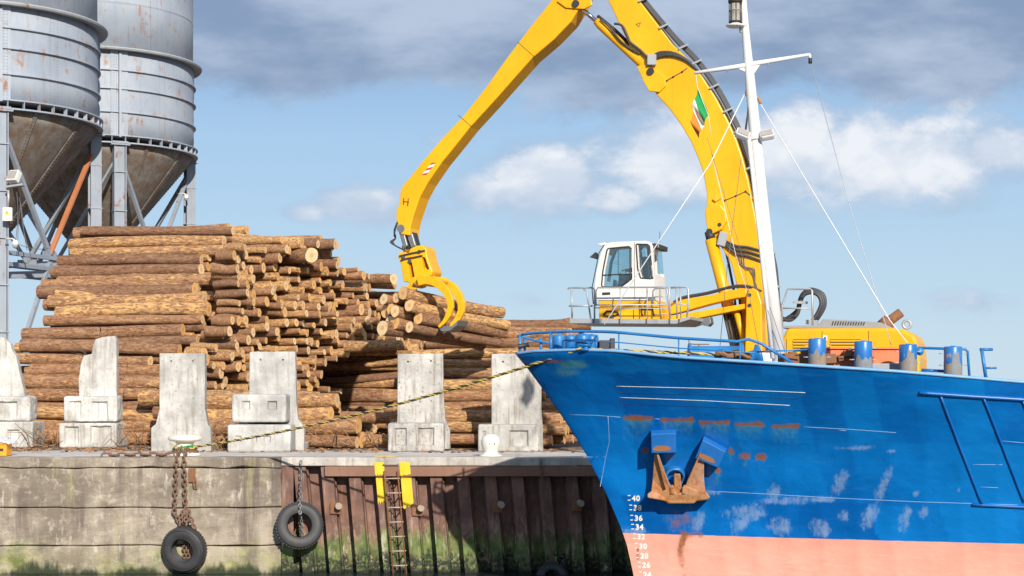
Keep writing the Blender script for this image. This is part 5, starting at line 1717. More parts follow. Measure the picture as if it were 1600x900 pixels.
def tb(name, pts, r, mat, par=crane, n_=10):
    if mat in ('hose', 'wire_dark') and len(pts) > 3: pts = smooth(pts, 4)
    return MB().tube([C(*q) for q in pts], r, n_).build(name, M[mat] if isinstance(mat, str) else mat, par)


def pin(px, py, off, w, r=.11, mat='dark', par=crane):
    MB().tube([C(px, py, off), C(px, py, off) - CN * w], r, 16).build('pin', M[mat], par)


def arc(c, r, a0, a1, k):
    return [(c[0] + r * math.cos(R(a0 + (a1 - a0) * i / k)), c[1] + r * math.sin(R(a0 + (a1 - a0) * i / k))) for i in range(k + 1)]


# boom
boom_r = [(925, -98), (962, -58), (1000, 2), (1026, 36), (1050, 68), (1076, 93), (1098, 121), (1118, 152), (1135, 184), (1149, 214), (1160, 246), (1169, 280), (1176, 316), (1183, 352), (1188, 390), (1194, 440), (1198, 500), (1200, 552)]
boom_l = [(1158, 552), (1160, 500), (1157, 470), (1150, 440), (1142, 410), (1128, 388), (1106, 360), (1104, 330), (1104, 300), (1099, 270), (1090, 245), (1079, 220), (1064, 195), (1046, 170), (1026, 148), (1008, 118), (990, 84), (975, 53), (950, 0), (930, -40), (896, -92)]
boom = pl('boom', boom_r + boom_l, .42, .84)
lug = [(995, 104), (1003, 100), (1024, 108), (1040, 122), (1040, 134), (1030, 144), (1014, 142), (1006, 128)]
for s in (.50, -.42): pl('cylinder_lug', lug, s, .08, par=boom, bev=.015)
pin(1016, 111, .56, 1.12, .10, 'dark', boom)
lug2 = [(1101, 322)] + arc((1119, 342), 19, 190, 20, 8)[::1] + [(1138, 350)] + arc((1128, 356), 10, 0, 90, 4) + [(1110, 366)]
lug2 = [(1101, 330), (1104, 322), (1112, 318), (1126, 320), (1134, 330), (1135, 346), (1128, 358), (1112, 366), (1105, 362)]
for s in (.58, -.42): pl('cylinder_lug', lug2, s, .16, par=boom, bev=.03)
pin(1108, 362, .62, 1.2, .09, 'dark', boom); pin(1124, 351, .59, .06, .055, 'dark', boom)
pl('step', [(1113, 311), (1119, 304), (1128, 303), (1126, 310), (1118, 315)], .50, .1, 'yellow_worn', par=boom, bev=.01)
# grease lines and seams on the side plate
for pts in ([(1042, 126), (1052, 120), (1066, 112), (1074, 106)], [(1133, 313), (1150, 306), (1165, 299), (1172, 305)]):
    tb('grease_line', [(a, b_, .435) for a, b_ in pts], .012, 'dark', boom, 5)
    for a, b_ in pts[:3]: MB().ball(C(a, b_, .435), .03, 4).build('grease_nipple', M['dark'], boom)
mb = MB()
for e in (((994, 41), (1001, 38)), ((1001, 38), (998, 45)), ((998, 45), (994, 41))): mb.tube([C(e[0][0], e[0][1] - 3, .424), C(e[1][0], e[1][1] - 3, .424)], .008, 4)
mb.build('triangle_mark', M['dark'], boom)
# hose bundle strapped along the back of the boom
hp_ = [(960, -66), (985, -22), (1003, 4), (1030, 37), (1056, 67), (1082, 93), (1104, 121), (1124, 152), (1141, 184), (1155, 214), (1166, 246), (1175, 280), (1182, 316), (1190, 350), (1199, 385), (1207, 420), (1210, 450), (1212, 480)]
hb = None
for k in range(7):
    of = .30 - .10 * k; e = 2.2 + 2.2 * (k % 3)
    o = tb('hose', [(a + e * .8, b_ - e * .55, of) for a, b_ in hp_], .042, 'hose', boom, 7)
mb = MB()
for (a, b_) in ((1002, 0), (1034, 42), (1065, 74), (1086, 98), (1113, 136), (1135, 173), (1152, 205), (1171, 262), (1181, 308), (1203, 398), (1211, 450)):
    mb.bar(C(a - 4, b_ + 2, .46), C(a + 9, b_ - 4, .46), .05, .05); mb.bar(C(a + 9, b_ - 4, .46), C(a + 9, b_ - 4, -.4), .05, .05)
mb.build('hose_clamp', M['galv'], boom)
tb('hose', [(960, 37, .5), (972, 40, .52), (980, 55, .52), (985, 66, .5), (1000, 78, .5), (1012, 90, .5)], .035, 'hose', boom)
for k in range(3):
    tb('hose', [(1018, 96 - 3 * k, .48), (1030, 88 - 3 * k, .5), (1050, 86 - 2 * k, .5), (1070, 93 - k, .48), (1084, 104, .46), (1092, 112, .4)], .034, 'hose', boom)
    tb('hose', [(1133, 376 + 3 * k, .5), (1150, 384 + 6 * k, .5), (1168, 386 + 7 * k, .48), (1190, 392 + 8 * k, .46)], .032, 'hose', boom)
MB().box(C(1018, 94, .5), (.26, .2, .30)).build('valve_block', M['grey_cover'], boom, bevel=.02)
MB().box(C(1128, 374, .55), (.24, .25, .38), Matrix.Rotation(R(14), 3, 'Y')).build('valve_block', M['grey_cover'], boom, bevel=.02)
for k in range(4):
    tb('loose_cable', [(1150 + 4 * k, 396, .45), (1156 + 3 * k, 412 + 3 * k, .46), (1170 + 3 * k, 420, .46), (1180, 440 + 5 * k, .45), (1188, 470, .45)], .011, 'wire_dark', boom, 5)

# stick
st_l = [(900, -78), (880, -30), (862, 0), (830, 40), (795, 86), (760, 135), (725, 180), (690, 217), (660, 252), (638, 280), (629, 290), (625, 302), (624, 318), (619, 328), (619, 342), (622, 352), (626, 366)]
st_r = [(640, 368), (641, 356), (645, 340), (650, 325), (656, 308), (668, 286), (690, 254), (708, 232), (735, 198), (770, 160), (800, 126), (832, 90), (865, 62), (892, 34), (908, 8), (930, -40), (936, -80)]
stick = pl('stick', st_l + st_r, .38, .76)
for s in (.44, -.38):
    pl('stick_lug', [(870, 2), (878, -14), (900, -24), (922, -10), (925, 8), (912, 14), (896, 13), (884, 12)], s, .07, par=stick, bev=.015)
pin(899, 5, .50, 1.0, .10, 'dark', stick)
mb = MB()
for a, b_ in (((809, 66), (834, 88)), ((716, 180), (737, 198))): mb.tube([C(*a, .382), C(*b_, .382)], .008, 4)
mb.build('weld_seam', M['dark'], stick)
mb = MB()
for a, b_ in (((631, 309), (630, 320)), ((638, 310), (637, 322)), ((631, 315), (639, 316))): mb.tube([C(*a, .384), C(*b_, .384)], .013, 4)
mb.build('bracket_mark', M['black_mark'], stick)
# red and white warning tape on the side
mb = MB(); u0, u1 = V((659, 273, 0)), V((677, 251, 0)); wv = V((4.2, 3.6, 0))
quad = lambda t0, t1: [u0.lerp(u1, t0), u0.lerp(u1, t1) , u0.lerp(u1, t1) + wv, u0.lerp(u1, t0) + wv]
sk = .14
for k in range(5):
    t0, t1 = k / 5, (k + 1) / 5
    q = [u0.lerp(u1, max(0, t0 - sk)), u0.lerp(u1, t1 - sk), u0.lerp(u1, min(1, t1 + sk)) + wv, u0.lerp(u1, t0 + sk) + wv]
    mb.add([C(p.x, p.y, .386) for p in q], [(0, 1, 2, 3)], k % 2)
mb.build('warning_stripe', [M['red'], M['mark_white']], stick)
# stick cylinder, with its hoses
for s in (.30, -.34):
    tb('cylinder_barrel', [(932, 33, s), (938, 39, s), (1012, 108, s)], [.105, .125, .125], 'yellow', crane, 18)
    tb('cylinder_rod', [(900, 6, s), (936, 37, s)], .062, 'chrome', crane, 16)
tb('hose', [(938, 30, .46), (952, 42, .48), (968, 62, .48), (985, 76, .46), (1000, 84, .46)], .03, 'hose', crane)
tb('hose', [(934, 25, .1), (960, 46, .1), (985, 70, .1)], .05, 'hose', crane)
# lift cylinders
for s, mt in ((.50, 'yellow'), (-.50, 'yellow')):
    tb('cylinder_barrel', [(1111, 374, s), (1132, 455, s), (1152, 540, s)], .17, mt, crane, 20)
    tb('cylinder_end', [(1108, 362, s), (1111, 375, s)], .13, 'dark', crane, 18)
for k in range(3): tb('hose', [(1132 + 8 * k, 380, .1), (1146 + 8 * k, 450, .1), (1156 + 6 * k, 540, .1)], .035, 'hose', crane)

# ---- upper body
body = pl('upper_body', [(1222, 585), (1222, 530), (1228, 515), (1233, 513), (1390, 512), (1412, 515), (1428, 523), (1434, 534), (1437, 560), (1437, 585)], 1.35, 2.7, bev=.09, seg=4)
pl('front_step', [(1192, 585), (1192, 556), (1207, 550), (1222, 550), (1222, 585)], 1.2, 2.4, par=body)
mb = MB()
for px in (1229, 1284.5, 1357): mb.tube([C(px, 517 if px > 1232 else 530, 1.352), C(px, 575, 1.352)], .008, 4)
mb.build('panel_gap', M['dark'], body)
for (x0, x1) in ((1239, 1268), (1297, 1345)):
    vo = MB().prism([C(x0, 530, 1.356), C(x1, 530, 1.356), C(x1, 572, 1.356), C(x0, 572, 1.356)], CN * -.02).build('vent', M['dark'], body)
    mb = MB()
    for k in range(9):
        mb.bar(C(x0, 532.5 + 4.6 * k, 1.365), C(x1, 532.5 + 4.6 * k, 1.365), .03, .045)
    mb.build('vent_slat', M['yellow'], vo)
o = pl('warning_plate', [(1286, 524), (1292.5, 524), (1292.5, 532), (1286, 532)], 1.358, .006, 'mark_white', par=body, bev=0)
MB().ball(C(1289.3, 528, 1.36), .03, 5).build('warning_mark', M['black_mark'], o)
pl('white_plate', [(1190, 551), (1228, 551), (1228, 567), (1190, 567)], 1.40, .02, 'mark_white', par=body, bev=0)
pl('engine_cover', [(1222, 513), (1222, 509), (1278, 508), (1286, 498.5), (1345, 501), (1376, 504), (1392, 511), (1392, 513)], .95, 1.9, 'grey_cover', par=body)
mb = MB()
for k in range(13):
    a = 1299 + 4.05 * k; mb.add([C(a, 508.5, .955), C(a + 2, 508.5, .955), C(a + 4.2, 501.9 + k * .12, .955), C(a + 2.2, 501.9 + k * .12, .955)], [(0, 1, 2, 3)])
mb.build('cover_slot', M['black_mark'], body)
eo = tb('exhaust_pipe', [(1380, 507, .0), (1392, 500, .0), (1408, 488, .0)], .13, 'rust', body, 14)
MB().tube([C(1378, 512, 0), C(1390, 501, 0)], .20, 12).build('exhaust_base', M['rust'], eo)
MB().tube([C(1406.5, 489.2, 0), C(1408.3, 487.8, 0)], .105, 14).build('exhaust_mouth', M['black_mark'], eo)
MB().tube([C(1417 + 6.2 * math.cos(a), 507 + 6.2 * math.sin(a), 0) for a in [2 * math.pi * i / 20 for i in range(20)]], .035, 8, closed=True).build('lifting_eye', M['galv'], body)
# service rail and the looped hoses on top
go = tb('service_rail', [(1222, 512, .9), (1222, 478, .9), (1226, 466, .9), (1230, 452, .9), (1266, 451.5, .9), (1269, 454, .9), (1270, 512, .9)], .028, 'galv', body, 8)
tb('mid_bar', [(1222, 481.5, .9), (1270, 482, .9)], .02, 'galv', go, 8)
for k in range(6):
    of = .45 - .16 * k; e = .0 + (k % 3) * 3.0
    tb('hose', [(1212, 475, of), (1213 , 488 + e * .4, of), (1222, 497 + e * .5, of), (1235, 500 - e, of), (1246, 490 - e, of), (1250, 474 - e, of), (1256, 461 - e * .6, of), (1268, 457 - e * .8, of), (1279 + e, 462 - e * .5, of), (1283 + e, 474, of), (1278 + e, 488, of), (1268 + e * .8, 504, of)], .055, 'hose', body, 8)
mb = MB(); mb.bar(C(1240, 472, .6), C(1262, 473, .6), .06, .07); mb.bar(C(1240, 472, .6), C(1240, 472, -.5), .06, .06); mb.bar(C(1258, 503, .6), C(1278, 504, .6), .1, .12)
mb.build('hose_clamp', M['galv'], body)
mb = MB()
for k in range(5): mb.tube([C(1213 + (9 - k) * math.cos(a) * .8, 480 + (10 - k) * math.sin(a), .55 - .1 * k) for a in [2 * math.pi * i / 16 for i in range(16)]], .03, 6, closed=True)
mb.build('hose_coil', M['hose'], body)
for k in range(3): tb('hose', [(1208, 520 + 5 * k, .9), (1216, 535 + 4 * k, .9), (1224, 546 + 4 * k, .9)], .03, 'hose' if k else 'yellow', body, 7)

# ---- undercarriage standing on the quay (mostly behind the ship)
uc = P(1300, 600, 44.6)
und = MB().lathe([(1.1, 4.1), (1.1, 5.35)], 32, (uc.x - .6, uc.y, 0)).box((uc.x - .6, uc.y, 3.95), (5.0, 1.4, .5)).build('undercarriage', M['yellow_worn'], crane, bevel=.03)
for sx_ in (-2.6, 1.4):
    for sy_ in (-1.1, 1.5):
        w = MB().lathe([(.3, -.25), (.62, -.25), (.68, -.18), (.68, .18), (.62, .25), (.3, .25)], 32, (uc.x + sx_, uc.y + sy_, QZ + .68), Matrix.Rotation(R(90), 3, 'X'), closed=True).build('wheel', M['rubber'], crane)
        MB().lathe([(0, -.2), (.3, -.2), (.3, .2), (0, .2)], 20, (uc.x + sx_, uc.y + sy_, QZ + .68), Matrix.Rotation(R(90), 3, 'X')).build('rim', M['yellow'], w)

# ---- cab tower and parallelogram arms
pl('cab_tower', [(1163, 590), (1166, 462), (1169, 453), (1176, 449.5), (1184, 454), (1190, 474), (1192, 590)], 1.25, .55, bev=.03)
for (px, py) in ((1171, 461), (1171, 477)): pin(px, py, 1.27, .1, .05, 'dark')
ua = pl('cab_arm', [(1036, 488), (1042, 473), (1062, 468), (1110, 461), (1150, 452), (1166, 452), (1168, 464), (1150, 466), (1110, 475), (1066, 487), (1044, 492)], 1.15, .5, bev=.025)
pl('cab_arm', [(1046, 502), (1048, 494), (1072, 489.5), (1120, 481.5), (1166, 474), (1167, 482), (1122, 491), (1082, 499)], 1.15, .5, bev=.025)
tb('hose', [(1052, 472, 1.3), (1068, 464, 1.22), (1106, 457, 1.2), (1145, 447, 1.2), (1170, 447, 1.2), (1190, 455, 1.1)], .03, 'hose', ua, 7)
tb('hose', [(1066, 466, 1.0), (1106, 459, 1.0), (1145, 449, 1.0), (1180, 450, 1.0)], .03, 'hose', ua, 7)
tb('cylinder_barrel', [(1148, 478, .9), (1166, 545, .9)], .085, 'yellow', crane, 14)
for k in range(4): tb('hose', [(1131 + 5 * k, 490, .7), (1138 + 5 * k, 520, .7), (1146 + 4 * k, 560, .7)], .032, 'hose', crane, 7)
pl('arm_box', [(1088, 499), (1109, 495), (1111, 505), (1106, 510), (1093, 507)], 1.3, .4, 'steel', bev=.01)

# ---- cab
CW0, CW1 = 2.45, 1.15            # near and far sides of the cab
cab_out = [(932, 469), (929.5, 446), (932, 425), (937, 402), (943, 385), (948, 380), (958, 378), (1008, 376.2), (1016, 378), (1020, 384), (1021, 410), (1022.5, 440), (1023, 469)]
cab = MB().prism([C(a, b_, CW0) for a, b_ in cab_out], CN * -(CW0 - CW1)).build('cab', M['white'], crane)
inn = [(938, 466), (935.5, 446), (938, 426), (942, 404), (947, 388), (953, 383.5), (1008, 381), (1015, 387), (1017, 440), (1018, 466)]
cs = [MB().prism([C(a, b_, CW0 - .09) for a, b_ in inn], CN * -(CW0 - CW1 - .18)).build('cutter', M['white'])]


def rounded(pts, r=2.6):
    out = []
    for i, p in enumerate(pts):
        a = V((*pts[i - 1], 0)); b_ = V((*p, 0)); c = V((*pts[(i + 1) % len(pts)], 0))
        p0 = b_ + (a - b_).normalized() * r; p1 = b_ + (c - b_).normalized() * r
        for k in range(4):
            t_ = k / 3; out.append(tuple((p0 * (1 - t_) ** 2 + b_ * 2 * t_ * (1 - t_) + p1 * t_ ** 2)[:2]))
    return out


W1 = rounded([(940, 448), (942, 424), (949, 388.5), (984.5, 385), (985, 436), (968, 448.5)], 3)
W2 = rounded([(994, 381.5), (1013, 382), (1018.5, 435.5), (1001, 434.5), (996.5, 420)], 1.6)
W3 = rounded([(1024, 388), (1035.5, 390), (1039, 428.5), (1027, 427)], 1.2)
WF = rounded([(941, 446), (945, 424), (952, 390), (1008, 386), (1012, 436), (968, 447)], 3)      # the far side's glazing
for w in (W1, W2): cs.append(MB().prism([C(a, b_, CW0 + .2) for a, b_ in w], CN * -.5).build('cutter', M['white']))
cs.append(MB().prism([C(a, b_, CW1 + .25) for a, b_ in WF], CN * -.5).build('cutter', M['white']))
# front and rear windows, cut straight through the ends
f0 = C(938, 455, CW0 - .12); f1 = C(938, 455, CW1 + .12)
def endcut(px, y0, y1, dpx):
    a = [C(px - dpx, y0, CW0 - .14), C(px + dpx, y0, CW0 - .14), C(px + dpx, y1, CW0 - .14), C(px - dpx, y1, CW0 - .14)]
    return MB().prism(a, CN * -(CW0 - CW1 - .28)).build('cutter', M['white'])
cs.append(MB().prism([C(922, 452, CW0 - .14), C(938, 452, CW0 - .14), C(946, 390, CW0 - .14), C(928, 390, CW0 - .14)], CN * -(CW0 - CW1 - .28)).build('cutter', M['white']))
WR = [(1023, 391), (1034, 392), (1037, 428), (1025, 428)]
cs.append(MB().prism([C(a, b_, CW1 + .25) for a, b_ in WR], CN * -.5).build('cutter', M['white']))
cs.append(endcut(1021, 389, 429, 5))
cut(cab, cs)
b_m = cab.modifiers.new('edge', 'BEVEL'); b_m.width = .018; b_m.segments = 2; b_m.angle_limit = R(40)
for off, ws in ((CW0 - .05, (W1, W2)), (CW1 + .05, (WF, WR))):
    for w in ws:
        wo = MB().prism([C(a, b_, off) for a, b_ in w], CN * -.012).build('window', M['glass'], cab)
        if off > 1.5:
            MB().tube([C(a, b_, off + .045) for a, b_ in w], .022, 6, closed=True).build('window_seal', M['dark'], wo)
MB().add([C(934, 452, CW0 - .15), C(934, 452, CW1 + .15), C(944, 388, CW1 + .15), C(944, 388, CW0 - .15)], [(0, 1, 2, 3)]).build('window', M['glass'], cab)
MB().add([C(1021, 429, CW0 - .15), C(1021, 429, CW1 + .15), C(1020, 389, CW1 + .15), C(1020, 389, CW0 - .15)], [(0, 1, 2, 3)]).build('window', M['glass'], cab)
MB().tube([C(1022.2, 430, CW0 - .13), C(1022.2, 430, CW1 + .13), C(1020.6, 388.5, CW1 + .13), C(1020.6, 388.5, CW0 - .13)], .022, 6, closed=True).build('window_seal', M['dark'], cab)
MB().tube([C(941, 430, CW0 + .0), C(984, 428, CW0 + .0)], .018, 6).build('grab_rail', M['dark'], cab)
pl('door_handle', [(941, 457), (953, 456.5), (953.5, 460), (941, 460.5)], CW0 + .03, .03, 'dark', par=cab, bev=.004)
mb = MB()
mb.tube([C(991.5, 379, CW0 + .002), C(991, 410, CW0 + .002), C(991.5, 440, CW0 + .002), C(992, 468, CW0 + .002)], .006, 4); mb.tube([C(940, 449, CW0 + .002), C(991, 450, CW0 + .002)], .004, 4)
mb.build('door_gap', M['dark'], cab)
pl('cab_base', [(935, 469), (1023, 469), (1030, 476), (1034, 500), (936, 500)], CW0 - .03, CW0 - CW1 - .06, 'yellow', par=cab)
for (a, b_) in (((938, 479), (1028, 480)), ((990, 484), (990, 500))): MB().tube([C(*a, CW0 - .028), C(*b_, CW0 - .028)], .01, 4).build('panel_gap', M['dark'], cab)
mb = MB(); mb.tube([C(943, 492, CW0), C(948, 486, CW0), (C(965, 487, CW0)), C(967, 491, CW0), C(955, 495, CW0), C(943, 493, CW0)], .028, 6); mb.build('tow_strap', M['dark'], cab)
mb = MB(); mb.tube([C(1004, 494, CW0), C(1002, 483, CW0), C(1020, 483, CW0), C(1022, 494, CW0)], .02, 6); mb.build('step_frame', M['dark'], cab)
pl('sun_visor', [(933, 381), (945, 378.5), (947, 382), (940, 384)], CW0 - .1, CW0 - CW1 - .2, 'white', par=cab, bev=.01)
pl('roof_lamp', [(1019, 380), (1028, 380.5), (1027.5, 388), (1020, 388)], CW0 - .05, 1.2, 'dark', par=cab, bev=.01)
for k in range(2): MB().box(C(1026, 384, CW0 - .15 - .35 * k), (.11, .16, .10)).build('lamp_lens', M['lampglass'], cab, bevel=.01)
tb('mirror_arm', [(944, 383, CW0), (936, 395, CW0 + .08), (929, 430, CW0 + .1), (925, 450, CW0 + .06), (927, 475, CW0)], .014, 'dark', cab, 6)
mo = MB().prism([C(921, 402, CW0 + .1), C(930, 394, CW0 + .1), (C(932, 402, CW0 + .1)), C(930, 404.5, CW0 + .1)], CN * -.25).build('mirror', M['dark'], cab)
tb('aerial', [(1031, 378, 2), (1031, 362, 2)], .008, 'dark', cab, 5)
# inside: seat, console, pillar
sp = MB()
sp.prism([C(a, b_, 1.95) for a, b_ in ((1003, 401), (1010, 400), (1012, 410), (1011, 434), (1005, 436))], CN * -.45)
sp.prism([C(a, b_, 1.95) for a, b_ in ((986, 438), (1012, 434), (1012, 444), (986, 446))], CN * -.45)
sp.build('seat', M['seat'], cab, bevel=.05, seg=3)
MB().prism([C(a, b_, 2.2) for a, b_ in ((966, 426), (974, 428), (982, 440), (984, 450), (966, 450))], CN * -.15).build('console', M['seat'], cab, bevel=.04)
MB().prism([C(a, b_, 1.2) for a, b_ in ((958, 436), (963, 438), (964, 452), (956, 452))], CN * -.15).build('console', M['grey_cover'], cab, bevel=.03)
MB().tube([C(963, 388, 1.2), C(955, 410, 1.2), (C(951, 440, 1.2))], .045, 8).build('inner_pillar', M['grey_cover'], cab)
MB().tube([C(966, 386, 2.3), C(966, 430, 2.3)], .010, 6).build('wiper', M['dark'], cab)

# the driver, seated: hips on the seat, hands forward on the levers
def bone(name, verts, edges, radii, mat, parent=None, root=0, sub=2):
    me = bpy.data.meshes.new(name); o0 = org(parent) if parent else verts[root]
    me.from_pydata([p - o0 for p in verts], edges, [])
    me.materials.append(mat); o = bpy.data.objects.new(name, me); COL.objects.link(o)
    s = o.modifiers.new('s', 'SKIN'); o.modifiers.new('u', 'SUBSURF').levels = sub; o.modifiers['u'].render_levels = sub
    for d_, r_ in zip(me.skin_vertices[0].data, radii): d_.radius = (r_, r_) if not isinstance(r_, tuple) else r_
    me.skin_vertices[0].data[root].use_root = True
    bake(o)
    for f in o.data.polygons: f.use_smooth = True
    if parent: o.parent = parent
    else: o.location = o0
    ORG[o.name] = V(o0)
    return o


hip = C(1000, 434, 1.75); fw = CD; up = V((0, 0, 1)); sd = CN
J = [hip, hip + up * .22 + fw * .0, hip + up * .46 - fw * .02, hip + up * .57 - fw * .01, hip + up * .66 + fw * .02, hip + up * .77 + fw * .03]
E = [(0, 1), (1, 2), (2, 3), (3, 4), (4, 5)]; Rr = [.14, .135, .15, .06, .085, .07]
for s in (-1, 1):
    i = len(J)
    J += [hip + up * .48 + sd * .19 * s - fw * .02, hip + up * .22 + sd * .24 * s + fw * .06, hip + up * .20 + sd * .20 * s + fw * .32, hip + up * .21 + sd * .19 * s + fw * .40]
    E += [(2, i), (i, i + 1), (i + 1, i + 2), (i + 2, i + 3)]; Rr += [.07, .05, .036, .03]
    i = len(J)
    J += [hip + sd * .1 * s + fw * .06, hip + sd * .13 * s + fw * .46 + up * .04, hip + sd * .13 * s + fw * .55 - up * .38, hip + sd * .13 * s + fw * .66 - up * .42]
    E += [(0, i), (i, i + 1), (i + 1, i + 2), (i + 2, i + 3)]; Rr += [.10, .075, .05, .04]
per = bone('person', J, E, Rr, M['skin'])
tag(per, 'crane driver in an orange vest seated behind the cab side window', 'person')
bone('vest', [hip + up * .02, hip + up * .22, hip + up * .44 - fw * .02, hip + up * .50], [(0, 1), (1, 2), (2, 3)], [.165, .165, .18, .12], M['vest'], per)
for s in (-1, 1):
    bone('trouser_leg', [hip + sd * .1 * s, hip + sd * .13 * s + fw * .46 + up * .04, hip + sd * .13 * s + fw * .55 - up * .36], [(0, 1), (1, 2)], [.115, .09, .068], M['navy'], per)
    bone('sleeve', [hip + up * .47 + sd * .17 * s - fw * .02, hip + up * .22 + sd * .24 * s + fw * .06, hip + up * .20 + sd * .205 * s + fw * .27], [(0, 1), (1, 2)], [.085, .065, .05], M['navy'], per)
    w0 = hip + up * .205 + sd * .195 * s + fw * .36
    for k in range(4): bone('finger', [w0 + sd * (.03 - .02 * k), w0 + fw * .08 + sd * (.03 - .02 * k) - up * .01, w0 + fw * .10 + sd * (.03 - .02 * k) - up * .05], [(0, 1), (1, 2)], [.011, .010, .008], M['skin'], per, sub=1)
    bone('thumb', [w0 - fw * .02 - sd * .03 * s, w0 + fw * .04 - sd * .06 * s, w0 + fw * .07 - sd * .05 * s - up * .03], [(0, 1), (1, 2)], [.012, .011, .009], M['skin'], per, sub=1)
hd = hip + up * .76 + fw * .03
MB().ball(hd + up * .05 - fw * .015, .098, 8, sc=(1, 1, .85)).build('hair', M['dark'], per)
MB().ball(hd + fw * .09 - up * .02, .02, 5).build('nose', M['skin'], per)
for s in (-1, 1):
    MB().ball(hd + fw * .075 + sd * .032 * s + up * .005, .013, 5).build('eye', M['black_mark'], per); MB().ball(hd + sd * .085 * s - up * .01, .025, 5).build('ear', M['skin'], per)
MB().box(hd + fw * .082 - up * .062, (.02, .04, .008)).build('mouth', M['red'], per)

# platform round the cab
po = pl('cab_platform', [(890, 497.5), (1058, 499), (1078, 494), (1078, 499), (1056, 506), (890, 505)], 2.95, 2.5, 'galv', bev=.006)
mb = MB()
for px in (927, 968, 1010, 1046, 1061): mb.bar(C(px, 498, 2.96), C(px, 505.5, 2.96), .03, .03)
mb.build('toe_board_joint', M['dark'], po)
def prail(pts, r=.024): tb('rail', [(a, b_, 2.9) if len(q_) == 2 else q_ for q_ in pts for a, b_ in [q_[:2]]], r, 'galv', po, 7)
prail([(888, 451, 1.0), (888, 451), (888.5, 450), (926, 449.5), (929, 453), (929, 498)]); prail([(889, 478), (926, 478)]); prail([(893, 451), (894, 498)]); prail([(912, 452), (917, 455), (923, 498)])
prail([(931, 478), (931, 455), (934, 449.5), (1042, 448.5), (1046, 451), (1047, 498)]); prail([(931, 476), (936, 476.5), (1045, 476)], .018); prail([(929, 481), (1048, 482)], .014)
for px in (969, 1011): prail([(px, 449), (px + .5, 498)], .016)
prail([(1020, 475), (1020, 455), (1023, 451), (1040, 449.5), (1043, 453), (1047, 498)]); prail([(1031, 490), (1031, 452), (1036, 449)], .016)
prail([(1048, 449.5), (1072, 448.5), (1075.5, 452), (1076, 475), (1073, 498)]); prail([(1057, 449), (1058, 498)]); prail([(1063, 449), (1064, 498)], .018); prail([(1049, 474), (1075, 476)], .016); prail([(1022, 464), (1044, 463)], .014); prail([(1022, 491), (1044, 490)], .014)
tb('rail', [(888, 451, 2.9), (888, 451, .9)], .022, 'galv', po, 7)

# ---- grapple hung from the stick
lk = pl('swivel_link', [(620, 354), (628, 350), (632, 358), (644, 362), (650, 384), (644, 390), (634, 390), (628, 376)], .22, .44, 'dark', bev=.04)
pl('swivel_plate', [(622, 360), (630, 358), (637, 384), (630, 388)], .34, .10, 'steel', par=lk); pl('swivel_plate', [(634, 364), (644, 364), (650, 384), (642, 388)], .30, .10, 'steel', par=lk)
pin(626, 357, .40, .80, .12, 'steel', lk)
MB().tube([C(637, 382, 0), C(641, 394, 0)], .19, 20).build('rotator', M['chrome'], lk)
for k in range(3):
    tb('hose', [(622, 345, .1 + .1 * k), (616, 360 + 3 * k, .1 + .1 * k), (618, 372, .1), (610 + 2 * k, 378, .1), (618, 384, .15), (630, 390, .2)], .022, 'hose', lk, 6)
gb_out = [(621, 400), (624, 394), (632, 394), (638, 395), (640, 389), (650, 384), (660, 383), (666, 389), (668, 403), (676, 424), (674, 430), (656, 440), (650, 447), (643, 449), (638, 441), (630, 440), (627, 420), (625, 410)]
gb = pl('grapple_body', gb_out, .45, .8, 'yellow', bev=.03)
cs = [MB().prism([C(a, b_, .8) for a, b_ in q_], CN * -1.6).build('cutter', M['yellow']) for q_ in ([(631, 408), (636.5, 408), (641, 431), (635, 434)], [(652, 399), (657.5, 401), (664, 419), (656, 423)])]
bake(gb); cut(gb, cs)
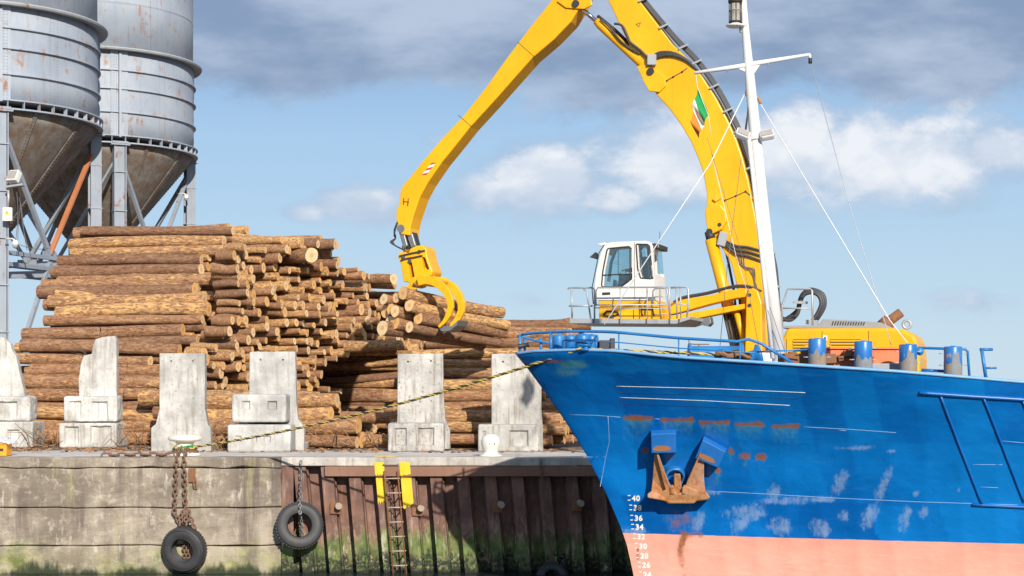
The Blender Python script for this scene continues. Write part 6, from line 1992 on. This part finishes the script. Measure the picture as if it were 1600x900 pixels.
for q_ in ([(624, 400), (640, 396), (650, 394), (664, 391)], [(626, 407), (634, 404), (646, 402), (660, 399)]): tb('hose', [(a, b_, .50) for a, b_ in q_], .022, 'hose', gb, 6)
for (px, py) in ((630, 401), (655, 393), (640, 408), (648, 444)): MB().tube([C(px, py, .50), C(px, py, .4)], .055, 12).build('pin', M['dark'], gb)
tb('cylinder_rod', [(666, 424, .3), (672, 438, .3)], .05, 'chrome', gb, 12); tb('cylinder_barrel', [(640, 398, .3), (667, 426, .3)], .085, 'yellow', gb, 12)
def tine(pts, wid, off, th, name='grapple_tine'):
    """a curved plate: centre line with tapering width, extruded to its thickness"""
    up_, lo_ = [], []
    for i, (a, b_) in enumerate(pts):
        a0, b0 = pts[max(0, i - 1)]; a1, b1 = pts[min(len(pts) - 1, i + 1)]
        dx, dy = a1 - a0, b1 - b0; l = math.hypot(dx, dy); w = wid[i]
        up_.append((a + dy / l * w, b_ - dx / l * w)); lo_.append((a - dy / l * w, b_ + dx / l * w))
    return pl(name, up_ + lo_[::-1], off, th, 'yellow_worn' if off < 1 else 'yellow', par=gb, bev=.015)
# the jaw closes across the bundle: its two right-hand tines stand on either side of the body
T1 = [(652, 440), (664, 437), (676, 439), (688, 446), (697, 456), (702.5, 468), (703.5, 480), (700, 492), (694, 502), (685, 511)]
T2 = [(672, 437), (692, 440), (708, 450), (716, 462), (720.5, 474), (720, 486), (715, 497), (708, 506), (698, 514), (690, 516)]
Wd = [6.5, 6.8, 6.8, 6.4, 5.8, 5.2, 4.5, 3.8, 3.0, 1.8]
tine(T1, Wd, 1.35, .13); tine(T2, Wd, .25, .13)
pl('tine_tip', [(684, 512), (690, 508), (704, 511), (716, 500), (713, 509), (702, 517), (690, 518)], 1.2, .9, 'steel', par=gb, bev=.01)
pl('tine_yoke', [(646, 444), (652, 434), (668, 432), (684, 437), (680, 443), (662, 446)], 1.2, 1.0, 'yellow', par=gb)
T3 = [(646, 446), (640, 452), (634, 462), (629, 474), (627, 486), (631, 496), (638, 504)]
tine(T3, [7, 7, 6.5, 6, 5, 4, 2], -2.3, .13)
